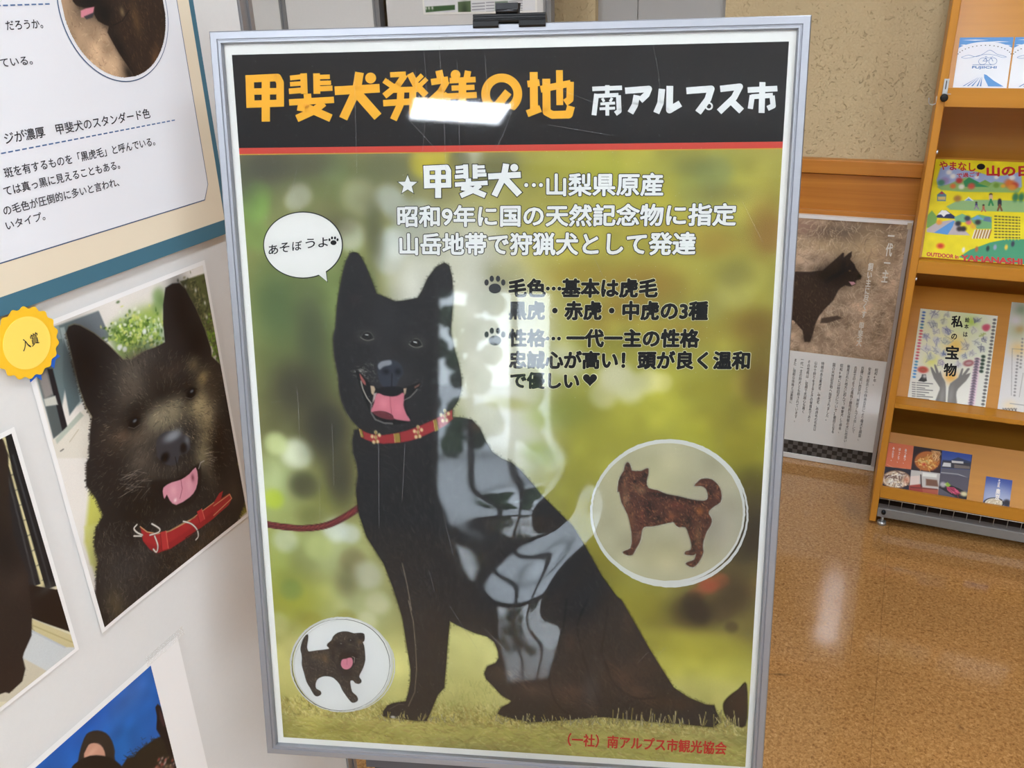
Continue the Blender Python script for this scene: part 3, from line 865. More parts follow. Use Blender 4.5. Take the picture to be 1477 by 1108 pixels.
D = Canvas(PP, lo[0], lo[1], hi[0], hi[1], 0.00095, (34, 33, 34), 0.0)
D.poly(outline, (34, 33, 34), 0.9, 1, 0, True)
D.poly(tailp, (40, 34, 30), 1.5, 1, 4, True)
# pale rim of back light along the left of head, chest and back
rim = np.vstack([head[1:], body[:9]])
D.line(rim, 2.2, (140, 132, 110), .65, 1.0)
D.line(headr[8:], 1.8, (120, 112, 94), .4, 1.0)
# fringe of hair along the outline
for i in range(0, len(outline) - 1):
    p, q = outline[i], outline[i + 1]
    L = np.linalg.norm(q - p)
    nn = np.array([(q - p)[1], -(q - p)[0]]) / (L + 1e-6)
    for k in range(int(L / 0.7)):
        s0 = p + (q - p) * rng.random()
        sgn = -1 if True else 1
        D.line([s0 - nn * -1.5, s0 + nn * sgn * rng.uniform(0.5, 2.0) + rng.normal(0, .7, 2)], 0.7, (52, 48, 44), .5, 0.4, True)
keep = D.al.copy()
# broad tones of the coat
for x, y, rx, ry, c, a in [(600, 760, 70, 90, (30, 29, 30), .8), (640, 900, 60, 60, (36, 34, 34), .7), (830, 930, 40, 60, (40, 34, 32), .8), (760, 980, 40, 30, (50, 42, 38), .7), (720, 970, 16, 14, (62, 50, 44), .7), (900, 980, 40, 30, (62, 46, 38), .55),
                           (815, 1005, 26, 18, (64, 48, 40), .6), (690, 615, 14, 8, (90, 60, 46), .6), (720, 690, 30, 20, (46, 46, 48), .6), (525, 600, 20, 60, (44, 42, 40), .5), (930, 960, 26, 20, (70, 52, 42), .5), (880, 870, 20, 50, (44, 36, 32), .6), (1060, 1010, 14, 20, (50, 36, 28), .6),
                           (950, 1010, 30, 14, (52, 38, 30), .7), (510, 420, 14, 30, (30, 30, 32), .9), (640, 420, 10, 26, (32, 32, 34), .9), (513, 432, 8, 8, (70, 52, 52), .35), (570, 470, 60, 20, (40, 39, 40), .6)]:
    D.blob((x, y), rx, ry, c, a)
D.fur(body, 2600, lambda uv: 70 + 40 * math.sin(uv[0] * 30), 9, [(70, 68, 66), (16, 15, 16), (86, 80, 74), (20, 19, 20)], 0.8, .5, .4)
D.fur(zt([(440, 340), (560, 450), (760, 600), (700, 640), (560, 560)]), 160, 30, 12, [(92, 66, 52), (70, 50, 42)], 1.2, .4, .3)
D.fur(zt([(160, 520), (330, 560), (440, 680), (300, 700), (180, 620)]), 140, 20, 10, [(86, 66, 58), (60, 46, 42)], 1.2, .4, .3)
D.fur(zf([(960, 300), (1100, 340), (1250, 450), (1200, 470), (1050, 400)]), 90, 35, 8, [(110, 88, 80), (84, 66, 60)], 1.0, .45, .4)
D.fur(np.vstack([head, headr]), 900, lambda uv: 90, 6, [(74, 73, 73), (16, 16, 18)], 0.7, .45, .8)
# hind leg, thigh and haunch, plus a painted grey strip of cover reflection
for q, wd_, c, a in [([(360, 20), (310, 130), (300, 200), (330, 330), (370, 470), (440, 650)], 3.2, (20, 19, 20), .8), ([(235, 20), (215, 180), (185, 270), (190, 340), (135, 430), (140, 540), (180, 640), (250, 700)], 2.4, (18, 17, 18), .9),
                     ([(440, 330), (460, 200), (480, 60)], 3.0, (22, 20, 20), .8), ([(460, 380), (520, 520), (640, 600), (760, 600)], 3.2, (24, 20, 19), .8)]:
    D.line(spline(zt(q), 5, False), wd_, c, a, 1.6)
for x, y, rx, ry, c, a in [(250, 270, 8, 14, (62, 44, 36), .8), (270, 560, 22, 12, (72, 54, 47), .75), (560, 470, 18, 14, (74, 55, 46), .7), (650, 560, 18, 10, (80, 60, 50), .7), (600, 160, 10, 30, (58, 46, 40), .7), (700, 380, 10, 26, (56, 45, 40), .6), (380, 560, 12, 34, (66, 66, 70), .6), (40, 560, 26, 12, (74, 58, 52), .6), (60, 300, 40, 30, (44, 42, 42), .7), (900, 640, 26, 10, (60, 44, 35), .7), (1260, 640, 10, 20, (60, 42, 32), .7)]:
    D.blob(zt([(x, y)])[0], rx, ry, c, a)
D.fur(zt([(180, 250), (560, 60), (760, 420), (980, 640), (700, 700), (160, 640)]), 700, lambda uv: 60, 8, [(84, 66, 57), (20, 18, 18), (66, 56, 51)], .9, .45, .4)
D.fur(z7([(520, 60), (900, 60), (1000, 700), (760, 760), (560, 340)]), 500, 85, 8, [(78, 76, 74), (18, 18, 19)], .8, .4, .35)
# line between the forelegs
D.line(np.vstack([z7([(740, 490), (765, 600), (790, 740)]), zg([(1030, 30), (1065, 180), (1080, 350), (1088, 520), (1075, 680), (1030, 780)])]), 1.3, (150, 138, 122), .75, .6)
D.line(zg([(900, 800), (960, 765), (1000, 770)]), 1.2, (110, 106, 104), .5)
# the face: eyes, muzzle, nose
for ex, ey in (z5([(440, 712)])[0], z5([(785, 762)])[0]):
    D.blob((ex, ey), 13, 8.5, (84, 80, 74), .7); D.blob((ex, ey), 8.5, 6, (10, 10, 11), 1, 0.15, 5); D.blob((ex, ey), 4.6, 4.2, (40, 30, 24), .8, 0, 4); D.blob((ex, ey), 2.4, 2.4, (6, 6, 7), 1, 0, 4); D.line(spline([(ex - 9, ey + 2), (ex - 3, ey + 5.6), (ex + 4, ey + 6.2), (ex + 10, ey + 4)], 4, False), 1.3, (132, 128, 118), .8); D.line(spline([(ex - 9, ey + 1), (ex - 3, ey - 5.6), (ex + 5, ey - 5), (ex + 10, ey + 2)], 4, False), 1.0, (104, 101, 95), .7)
D.line(z5([(432, 703), (448, 705)]), 1.7, (206, 206, 202), .95); D.line(z5([(775, 754), (792, 758)]), 1.9, (206, 206, 202), .95)
D.blob(z6([(600, 300)])[0], 32, 22, (58, 57, 57), .75); D.blob(z6([(560, 120)])[0], 14, 20, (50, 49, 50), .6); D.blob(z5([(560, 560)])[0], 22, 24, (48, 48, 50), .6)
D.fur(z6([(380, 230), (480, 200), (520, 340), (430, 360)]), 60, 180, 3, [(150, 146, 136)], .7, .5, .9)
D.fur(z6([(740, 330), (840, 330), (820, 420), (720, 400)]), 26, 0, 3, [(130, 126, 118)], .7, .4, .9)
nose = z6([(515, 240), (535, 205), (590, 192), (650, 200), (690, 240), (698, 290), (670, 330), (640, 385), (560, 385), (525, 330)])
D.poly(nose, (50, 54, 64), 1.2, 1, 4)
D.poly(z6([(518, 232), (540, 205), (590, 194), (612, 198), (612, 225), (560, 240), (530, 262)]), (146, 148, 152), 1.2, .9, 3)
D.blob(z6([(575, 275)])[0], 5, 4, (14, 15, 20), .9); D.blob(z6([(660, 275)])[0], 4.5, 4.5, (14, 15, 20), .9); D.line(z6([(618, 290), (615, 400)]), 1.4, (18, 18, 22), .9)
for k in range(16):
    s0 = z6([(rng.uniform(370, 440), rng.uniform(250, 320))])[0]
    D.line([s0, s0 + (-rng.uniform(5, 14), rng.uniform(-3, 5))], .6, (176, 170, 160), .5)
# the open mouth
D.poly(z6([(360, 270), (400, 290), (460, 360), (530, 400), (620, 410), (700, 390), (760, 370), (825, 352), (800, 400), (720, 470), (735, 560), (750, 625), (640, 650), (540, 640), (480, 590), (430, 490), (390, 380)]), (20, 18, 19), 1.0, 1, 3)
D.poly(z6([(388, 290), (405, 310), (430, 350), (428, 372), (400, 340)]), (172, 96, 88), .8, .9, 3)
D.poly(z6([(775, 385), (820, 358), (808, 378), (780, 395)]), (150, 100, 86), .7, .8)
D.line(z6([(398, 345), (412, 400), (440, 460), (470, 500)]), 1.8, (196, 188, 172), .8); D.line(z6([(470, 500), (472, 570), (500, 615), (560, 640), (620, 645)]), 2.6, (130, 128, 122), .7)
D.line(z6([(700, 480), (750, 455), (800, 400)]), 1.1, (170, 164, 156), .7)
D.poly(z6([(465, 375), (490, 378), (500, 400), (486, 445), (472, 430)]), (196, 172, 140), .7, .95); D.poly(z6([(700, 395), (722, 392), (716, 430), (704, 445)]), (186, 160, 132), .7, .9); D.poly(z6([(490, 430), (510, 425), (500, 470), (478, 500)]), (206, 196, 186), .8, .8)
D.poly(z6([(510, 432), (560, 440), (610, 452), (660, 445), (700, 425), (703, 480), (700, 520), (722, 580), (748, 625), (690, 622), (632, 610), (622, 585), (570, 560), (520, 556), (470, 560), (490, 500)]), (198, 116, 128), .9, 1, 3)
D.poly(z6([(480, 565), (520, 556), (570, 562), (622, 590), (625, 618), (560, 610), (510, 590)]), (104, 46, 52), .9, 1, 3)
D.line(z6([(605, 455), (608, 520), (618, 590)]), 1.0, (140, 66, 80), .8); D.blob(z6([(560, 500)])[0], 7, 9, (224, 146, 152), .6); D.blob(z6([(665, 540)])[0], 7, 9, (216, 132, 142), .6)
D.poly(z6([(520, 395), (620, 380), (700, 395), (660, 440), (610, 448), (550, 440)]), (18, 18, 22), 1.0, .85, 3)
# the red collar with brass fittings
ct = z6([(385, 680), (430, 705), (480, 722), (560, 726), (640, 715), (720, 695), (800, 668), (930, 610), (1000, 570), (1048, 545)]); cb = z6([(1050, 610), (1000, 655), (950, 682), (820, 742), (750, 765), (680, 778), (560, 787), (490, 778), (430, 757), (398, 738)])
D.poly(np.vstack([ct, cb]), (152, 46, 48), .8, 1)
D.line(ct, 1.2, (104, 28, 32), .8); D.line(cb, 1.2, (120, 30, 36), .8)
for q in ([(385, 682), (405, 688), (418, 742), (400, 738)], [(632, 718), (672, 710), (680, 776), (640, 780)], [(912, 622), (935, 610), (950, 690), (925, 700)]):
    D.poly(z6(q), (150, 128, 56), .6, 1); D.line(z6([q[1], q[2]]), 1.0, (60, 46, 24), .8); D.line(z6([q[0], q[3]]), 1.0, (226, 206, 130), .6)
for x, y in ((503, 742), (803, 705), (993, 590)):
    for dx, dy in ((0, -36), (-28, -6), (28, -16), (-16, 34), (14, 30), (0, 0)):
        D.blob(z6([(x + dx * .9, y + dy)])[0], 2.4, 3.0, (222, 208, 150), .9, 0, 4)
    D.line(z6([(x, y - 40), (x + 2, y + 36)]), 2, (140, 116, 60), .8)
# grass blades over the feet
D.c = np.where(keep[..., None] < 0, D.c, D.c)
for k in range(170):
    x = rng.uniform(548, 1074)
    y = 1036 + (x - 550) * 0.016 + rng.uniform(-1, 6)
    if 655 < x < 715:
        continue
    D.line([(x, y), (x + rng.normal(0, 3), y - rng.uniform(4, 13) * (1.6 if x > 880 else .8))], 1.1, [(200, 192, 128), (170, 160, 86), (222, 214, 168)][k % 3], .8, .45, True)
D.blob(z6([(0, 0)])[0] * 0 + (567, 1034.5), 4, 3, (206, 204, 200), .9, 0, 4)
D.build('dog_picture', sheet, 0.0006)

# round inset pictures: white hand-drawn rings and the two smaller dogs
RING = mat('ring_grey_white', (206, 206, 200), 0.6, spec=0.2)


def ring(name, cx, cy, rx, ry, w, ang, seed, m, d, t0=0.0, t1=1.0):
    r = np.random.default_rng(seed)
    N = 160
    jag = r.normal(0, .35, (N + 1, 2))
    th = (t0 + (t1 - t0) * np.arange(N + 1) / N) * 2 * math.pi
    ww = w * (0.75 + 0.25 * np.sin(th * 2 + seed))
    f = lambda k, s: np.stack([cx + (rx + k * ww + s[:, 0] * .8) * np.cos(th) * math.cos(ang) - (ry + k * ww + s[:, 1] * .8) * np.sin(th) * math.sin(ang),
                               cy + (rx + k * ww + s[:, 0] * .8) * np.cos(th) * math.sin(ang) + (ry + k * ww + s[:, 1] * .8) * np.sin(th) * math.cos(ang)], 1)
    a, b = PP.trace(f(-.5, jag * .6)), PP.trace(f(.5, jag))
    n = N + 1
    obj(name, np.vstack([PP.pt(a, d), PP.pt(b, d)]), [(i, i + 1, n + i + 1, n + i) for i in range(N)], m, sheet)


def disc(cx, cy, rx, ry, n=72):
    t = np.arange(n) / n * 2 * math.pi
    return np.stack([cx + rx * np.cos(t), cy + ry * np.sin(t)], 1)


flat('inset_disc', PP, PP.trace(disc(494, 958, 71, 67)), mat('inset_white', (222, 222, 218), 0.6, spec=0.2, noise=.02, scale=80), sheet, 0.0009)
ring('inset_ring', 493, 958, 73, 68, 3.2, 0, 1, RING, 0.0011); ring('inset_ring', 497, 960, 72.5, 66, 2.0, .05, 2, RING, 0.0012); ring('inset_ring', 492, 958.5, 70.5, 66, .8, 0, 3, DARK_INK, 0.0013)
A = Canvas(PP, *PP.trace([(850, 633)])[0], *PP.trace([(1078, 846)])[0], 0.0012, (176, 170, 140))
A.blob((930, 700), 60, 50, (184, 178, 138), .8); A.blob((1030, 760), 50, 60, (166, 158, 142), .8); A.blob((960, 800), 60, 30, (170, 162, 126), .8); A.clouds(.03, .04, 5)
pc = PP.trace(disc(963, 738, 108, 101)); cc = pc.mean(0); cr = np.abs(pc - cc).max(0)
A.build('inset_disc', sheet, 0.0009, cut=lambda uv: (((uv - cc) / cr) ** 2).sum(1) < 1)
ring('inset_ring', 963, 738, 110, 102, 6, 0, 4, RING, 0.0011); ring('inset_ring', 966, 740, 112, 104, 5.5, .06, 5, RING, 0.0012, 0.55, 1.35)
# puppy
zp = Z(400, 880, 6.922)
pup = zp([(300, 238), (312, 250), (308, 300), (300, 360), (310, 400), (330, 408), (400, 398), (520, 382), (500, 355), (505, 330), (545, 295), (560, 260), (600, 225), (660, 208), (720, 212), (770, 228), (830, 222), (872, 236), (872, 300), (855, 315), (870, 350), (880, 440), (880, 500), (860, 570), (835, 620), (820, 660), (840, 690), (842, 715), (815, 732), (780, 722), (762, 700), (735, 700), (735, 740), (750, 810), (790, 845), (808, 880), (800, 905), (765, 920), (735, 908), (690, 850), (650, 790), (625, 735), (580, 685), (540, 662), (480, 655), (430, 668), (398, 695), (385, 740), (392, 780), (430, 800), (443, 825), (430, 845), (400, 856), (370, 840), (330, 770), (295, 710), (270, 620), (248, 540), (250, 480), (245, 430), (235, 390), (245, 330), (270, 270)])
lo, hi = PP.trace(pup).min(0) - .002, PP.trace(pup).max(0) + .002
B = Canvas(PP, *lo, *hi, 0.0006, (52, 48, 46), 0.0)
B.poly(pup, (56, 51, 48), .6, 1, 2, True)
B.fur(pup, 900, lambda uv: 60, 3.2, [(108, 100, 92), (28, 26, 26), (126, 112, 96), (40, 37, 36)], .7, .65, .7)
for x, y, rx, ry, c, a in [(480, 480, 5, 8, (116, 92, 58), .6), (400, 460, 10, 5, (92, 78, 60), .5), (830, 310, 4, 4, (110, 88, 62), .6), (640, 640, 12, 6, (60, 56, 54), .6), (640, 560, 6, 10, (26, 24, 24), .7), (700, 620, 10, 8, (28, 26, 26), .8), (560, 440, 4, 12, (24, 22, 22), .7), (840, 260, 5, 5, (30, 28, 28), .9), (520, 340, 4, 6, (34, 32, 32), .7), (600, 340, 6, 5, (22, 21, 22), .95), (650, 350, 6, 5, (26, 25, 26), .95), (740, 300, 4.5, 3.5, (20, 19, 20), .9), (700, 420, 12, 5, (22, 20, 20), .9), (780, 450, 5, 10, (30, 27, 27), .8)]:
    B.blob(zp([(x, y)])[0], rx, ry, c, a)
B.poly(zp([(630, 440), (680, 420), (780, 430), (800, 470), (760, 560), (700, 600), (640, 560), (620, 500)]), (24, 20, 21), .7, .9, 3)
B.poly(zp([(650, 490), (690, 480), (720, 470), (748, 475), (758, 520), (740, 565), (700, 588), (660, 578), (638, 540)]), (214, 132, 150), .6, 1, 3)
B.line(zp([(700, 480), (698, 540)]), .7, (170, 90, 110), .8); B.line(zp([(752, 460), (775, 470), (770, 520)]), .9, (196, 190, 184), .8)
B.blob(zp([(640, 330)])[0], 1.2, .8, (150, 150, 152), .8); B.blob(zp([(735, 296)])[0], .8, .8, (180, 180, 180), .8)
B.build('puppy_picture', sheet, 0.0015)
# brindle dog
zb = Z(840, 620, 4.6154)
bri = zb([(302, 213), (318, 230), (330, 268), (370, 272), (395, 270), (425, 255), (440, 258), (438, 300), (428, 340), (440, 385), (500, 400), (560, 425), (640, 440), (720, 460), (800, 470), (830, 458), (835, 430), (820, 390), (790, 372), (745, 370), (765, 345), (790, 325), (840, 322), (880, 340), (912, 380), (925, 430), (918, 480), (880, 505), (850, 530), (840, 555), (860, 590), (855, 630), (830, 670), (810, 720), (800, 770), (805, 810), (790, 850), (765, 890), (735, 912), (700, 900), (688, 885), (715, 872), (745, 860), (755, 820), (745, 830), (720, 832), (680, 825), (690, 805), (720, 795), (725, 760), (705, 690), (685, 645), (640, 645), (615, 625), (605, 612), (540, 625), (470, 640), (410, 645), (395, 680), (385, 740), (355, 790), (335, 828), (300, 832), (268, 815), (285, 800), (320, 785), (330, 720), (320, 640), (300, 560), (260, 480), (245, 410), (235, 412), (240, 340), (262, 290), (275, 270), (285, 230)])
lo, hi = PP.trace(bri).min(0) - .003, PP.trace(bri).max(0) + .003
B = Canvas(PP, *lo, *hi, 0.0008, (86, 52, 38), 0.0)
B.poly(bri, (214, 208, 190), 2.4, 1, 2, True); B.poly(bri, (84, 52, 40), .6, 1, 2, True)
for x, y, rx, ry, c, a in [(520, 430, 40, 8, (36, 26, 24), .9), (640, 455, 40, 9, (44, 30, 26), .9), (740, 480, 30, 8, (50, 34, 28), .9), (440, 520, 16, 30, (40, 28, 24), .8), (500, 590, 20, 12, (46, 32, 26), .7), (780, 540, 14, 16, (150, 92, 44), .8), (590, 570, 12, 14, (150, 90, 56), .7), (400, 570, 10, 30, (104, 56, 42), .8), (620, 500, 26, 12, (110, 58, 44), .8), (700, 620, 14, 30, (50, 38, 30), .9), (770, 700, 12, 40, (118, 90, 60), .7), (735, 780, 10, 30, (60, 46, 34), .8), (400, 330, 12, 12, (60, 44, 36), .8), (415, 300, 8, 10, (30, 24, 24), .9), (360, 280, 10, 6, (100, 60, 44), .7), (390, 400, 16, 14, (150, 118, 84), .7), (350, 380, 14, 14, (120, 92, 66), .6), (350, 340, 5, 5, (24, 20, 20), .9), (300, 240, 6, 8, (40, 36, 36), .8), (255, 330, 6, 16, (32, 28, 28), .9), (780, 360, 12, 5, (130, 84, 64), .7), (900, 430, 10, 16, (120, 74, 54), .7), (850, 420, 8, 16, (54, 38, 32), .8), (370, 700, 9, 20, (128, 92, 78), .7), (300, 815, 10, 4, (60, 44, 38), .8), (320, 600, 16, 40, (120, 78, 54), .7), (290, 460, 12, 30, (150, 118, 88), .7), (280, 360, 10, 20, (110, 80, 60), .8), (290, 300, 8, 12, (90, 68, 54), .8)]:
    B.blob(zb([(x, y)])[0], rx / 2.6, ry / 2.6, c, a)
B.fur(bri, 1100, lambda uv: 60, 3.2, [(170, 104, 70), (44, 30, 26), (136, 72, 48), (26, 19, 18), (190, 134, 86)], .8, .65, .6)
B.build('brindle_dog_picture', sheet, 0.0015)

# speech bubble
bub = np.vstack([disc(437.5, 353.4, 56, 46.8, 60)])
i0 = min(range(60), key=lambda i: np.hypot(*(bub[i] - (469, 392)))); i1 = min(range(60), key=lambda i: np.hypot(*(bub[i] - (458, 397))))
bub = np.vstack([bub[:i0 + 1], [(472.4, 406.2)], bub[i1:]])
bub2 = (bub - bub.mean(0)); bub2 = bub.mean(0) + bub2 * (1 + 1.6 / np.linalg.norm(bub2, axis=1, keepdims=True))
bb = flat('speech_bubble_outline', PP, PP.trace(bub2), DARK_INK, sheet, 0.0009)
flat('speech_bubble', PP, PP.trace(bub), mat('bubble_white', (224, 222, 216), 0.6, spec=0.2), sheet, 0.0012)
for ch, x, y in [('あ', 394.8, 360), ('そ', 411, 357), ('ぼ', 429, 354.5), ('う', 448, 351), ('よ', 466.5, 349.5)]:
    lettering('bubble_text', ch, PP, [(x - 6.8, y - 6.2), (x + 6.8, y - 7.4), (x - 6.6, y + 7.2)], BLACK_INK, sheet, 0.0014, bold=.012)


def paw(cx, cy, w, d, m=None, o=None):
    V, F = [], []
    parts = [disc(cx, cy + .17 * w, .30 * w, .24 * w, 20)] + [disc(cx + dx * w, cy + dy * w, .105 * w, .15 * w, 14) for dx, dy in ((-.40, -.12), (-.15, -.30), (.15, -.30), (.40, -.12))]
    for p in parts:
        n = len(V); V += list(PP.pt(PP.trace(p), d)); F.append(tuple(range(n, n + len(p))))
    obj('paw_mark', V, F, m or BLACK_INK, sheet)


paw(481.6, 347.5, 14.5, 0.0014); paw(714, 411, 30, 0.0009, mat('slate_ink', (40, 42, 46), .6)); paw(714, 486, 30, 0.0009, MATS['slate_ink'])

# hand-shaped pop lettering of the headline: each stroke is (points, width) measured on an enlarged crop
def bars(name, strokes, fmap, m, parent, d, grow=0.0, om=None, scale=1.0):
    V, F, MI = [], [], []

    def add(poly, mi, dd):
        n = len(V)
        V.extend(PP.pt(PP.trace(fmap(poly)), dd)); F.append(tuple(range(n, n + len(poly)))); MI.append(mi)

    lay = [(grow, 1, d), (0.0, 0, d + .0003)] if om else [(0.0, 0, d)]
    for g, mi, dd in lay:
        for q, (pts, w) in enumerate(strokes):
            P_ = np.asarray(pts, float); w2 = w / 2 + g
            if len(P_) == 1:
                add(disc(P_[0, 0], P_[0, 1], w2, w2, 24), mi, dd + q * 3e-6); continue
            for k in range(len(P_) - 1):
                a, b = P_[k], P_[k + 1]; e = (b - a) / np.linalg.norm(b - a); n = np.array([-e[1], e[0]])
                a = a - e * (g if k == 0 else 0); b = b + e * (g if k == len(P_) - 2 else 0)
                add(np.array([a + n * w2, b + n * w2, b - n * w2, a - n * w2]), mi, dd + q * 3e-6 + k * 1e-6)
                if k:
                    add(disc(P_[k, 0], P_[k, 1], w2, w2, 16), mi, dd + q * 3e-6)
    return obj(name, V, F, m, parent, mats=[m, om] if om else [m], mi=MI)


def arc(cx, cy, r, a0, a1, n=18):
    return [(cx + r * math.cos(a), cy + r * math.sin(a)) for a in np.linspace(a0, a1, n)]


zh6, zh7, zh8 = Z(280, 0, 3.6925), Z(580, 0, 3.6925), Z(880, 0, 3.6925)
KO = [([(297, 404), (302, 574)], 44), ([(275, 421), (445, 413), (459, 440), (460, 558)], 40), ([(300, 488), (460, 486)], 34), ([(280, 556), (479, 549)], 38), ([(383, 398), (383, 648)], 44)]
HI = [([(584, 391), (588, 500)], 36), ([(512, 416), (585, 408)], 26), ([(512, 449), (585, 444)], 24), ([(506, 487), (588, 480)], 30), ([(653, 391), (655, 500)], 36), ([(655, 411), (724, 409)], 24), ([(655, 443), (730, 441)], 24), ([(655, 474), (738, 470)], 28),
      ([(604, 500), (607, 535)], 40), ([(507, 546), (746, 532)], 34), ([(692, 548), (640, 590), (548, 632)], 40), ([(552, 568), (612, 578), (730, 630)], 42)]
KEN = [([(750, 484), (989, 470)], 46), ([(882, 386), (866, 480), (795, 632)], 46), ([(862, 488), (980, 622)], 50), ([(941, 416)], 58)]
HATSU = [([(1045, 399), (1128, 395)], 28), ([(1124, 398), (1085, 455), (1014, 512)], 34), ([(1012, 428), (1062, 462)], 30), ([(1150, 392), (1180, 450), (1236, 508)], 36), ([(1216, 400), (1178, 438)], 24), ([(1240, 420), (1198, 460)], 24), ([(1062, 480), (1190, 476)], 30), ([(1008, 550), (1242, 536)], 34),
         ([(1102, 480), (1098, 560), (1062, 638)], 38), ([(1165, 480), (1165, 604), (1235, 604), (1238, 580)], 36)]
SHO = [([(196, 376), (206, 420)], 38), ([(155, 438), (246, 424)], 34), ([(238, 432), (205, 490), (152, 540)], 36), ([(206, 490), (206, 640)], 38), ([(222, 500), (256, 532)], 30), ([(285, 399)], 52), ([(352, 378), (344, 420)], 34), ([(254, 430), (392, 424)], 30), ([(264, 470), (386, 465)], 28), ([(244, 514), (398, 506)], 32), ([(322, 424), (322, 648)], 40)]
NO = [(arc(531, 501, 86, 2.35, 2 * math.pi + .95, 30), 46), ([(566, 490), (476, 600)], 44)]
CHI = [([(668, 448), (732, 440)], 36), ([(701, 384), (703, 600)], 42), ([(666, 606), (738, 578)], 38), ([(738, 476), (898, 444)], 36), ([(768, 420), (770, 596), (800, 612), (888, 610), (900, 566)], 42), ([(838, 374), (840, 560)], 36), ([(896, 436), (894, 530), (868, 548)], 38)]
for nm, z_ in ((KO, zh6), (HI, zh6), (KEN, zh6), (HATSU, zh6), (SHO, zh7), (NO, zh7), (CHI, zh7)):
    bars('headline_text', nm, z_, GOLD_INK, sheet, .0007)
MIN = [([(1013, 474), (1171, 468)], 24), ([(1093, 454), (1093, 508)], 24), ([(1036, 500), (1022, 614)], 26), ([(1030, 512), (1152, 506)], 22), ([(1152, 508), (1156, 592), (1136, 606)], 26), ([(1066, 524), (1076, 542)], 14), ([(1118, 522), (1108, 542)], 14), ([(1056, 554), (1134, 549)], 15), ([(1052, 580), (1134, 576)], 15), ([(1093, 548), (1093, 616)], 20)]
bars('headline_text', MIN, zh7, WHITE_INK, sheet, .0007)
for nm in ([([(80, 484), (206, 474), (194, 504), (160, 536)], 34), ([(142, 508), (132, 560), (108, 602)], 34)], [([(276, 474), (268, 550), (246, 602)], 34), ([(318, 458), (316, 586), (374, 552)], 36)], [([(406, 484), (538, 474), (520, 530), (468, 600)], 36)],
           [([(586, 474), (690, 462), (660, 520), (580, 596)], 34), ([(640, 534), (700, 592)], 36)], [([(732, 480), (890, 472)], 30), ([(811, 438), (806, 602)], 32), ([(757, 508), (746, 580)], 28), ([(752, 516), (866, 508)], 26), ([(862, 510), (868, 564), (838, 578)], 28)]):
    bars('headline_text', nm, zh8, WHITE_INK, sheet, .0007)
bars('headline_text', [(arc(526, 566, 17, 0, 6.2832, 22), 9)], zh8, WHITE_INK, sheet, .0009)
st = []
for k in range(10):
    r = 14.5 if k % 2 == 0 else 6.2
    st.append((588.3 + r * math.sin(k * math.pi / 5), 267 - r * math.cos(k * math.pi / 5)))
st = np.array(st)
flat('star_mark', PP, PP.trace(st.mean(0) + (st - st.mean(0)) * 1.14), DARK_INK, sheet, 0.0008); flat('star_mark', PP, PP.trace(st), WHITE_INK, sheet, 0.0011)
WL = dict(m=WHITE_INK, parent=sheet, d=0.0008, outline=.036, om=DARK_INK)
# the same three letters again, smaller, in outlined white
T_ = lambda pts: np.asarray(pts, float).reshape(-1, 2)
TX = lambda p: (T_(p) - (275, 395)) * ((751.5 - 611) / (990 - 275), (285.5 - 238) / (648 - 395)) + (611, 238)
for nm in (KO, HI, KEN):
    bars('title_text', nm, TX, WHITE_INK, sheet, .0008, 6.0, DARK_INK)
for x in (759.2, 770.2, 780.4):
    flat('title_dot', PP, PP.trace(disc(x, 267, 3.9, 3.9, 20)), DARK_INK, sheet, 0.0008); flat('title_dot', PP, PP.trace(disc(x, 267, 2.9, 2.9, 20)), WHITE_INK, sheet, 0.0011)
lettering('title_text', '山梨県原産', PP, [(789, 251), (956.5, 250), (789, 282.5)], bold=.03, **WL)
lettering('body_text', '昭和9年に国の天然記念物に指定', PP, [(574, 297), (1062.4, 293.5), (574.5, 327)], bold=.032, **WL)
lettering('body_text', '山岳地帯で狩猟犬として発達', PP, [(577, 337), (1003.7, 335.5), (577.5, 367.5)], bold=.032, **WL)
BL_ = dict(m=BLACK_INK, parent=sheet, d=0.0008, outline=.03, om=CREAM_INK, bold=.048)
lettering('body_text', '毛色⋯基本は虎毛', PP, [(734.5, 402.5), (948.4, 402.5), (734.5, 428)], **BL_)
lettering('body_text', '黒虎・赤虎・中虎の3種', PP, [(734.5, 435), (1021, 435), (734.5, 460.5)], **BL_)
lettering('body_text', '性格⋯ 一代一主の性格', PP, [(734.5, 475), (1008.5, 475.5), (734.5, 499.5)], **BL_)
lettering('body_text', '忠誠心が高い！頭が良く温和', PP, [(735, 506.5), (1081.5, 507), (735, 531)], **BL_)
lettering('body_text', 'で優しい', PP, [(737, 537), (835, 538), (737, 559.5)], **BL_)
t = np.arange(40) / 40 * 2 * math.pi
hx = 16 * np.sin(t) ** 3; hy = 13 * np.cos(t) - 5 * np.cos(2 * t) - 2 * np.cos(3 * t) - np.cos(4 * t)
flat('heart_mark', PP, PP.trace(np.stack([851 + hx * .72, 547 - hy * .72], 1)), CREAM_INK, sheet, 0.0008); flat('heart_mark', PP, PP.trace(np.stack([851 + hx * .64, 547 - hy * .64], 1)), BLACK_INK, sheet, 0.0011)
lettering('credit_text', '（一社）南アルプス市観光協会', PP, [(819.7, 1057), (1048.3, 1070), (819, 1075)], RED_INK, sheet, 0.0009, bold=.03)


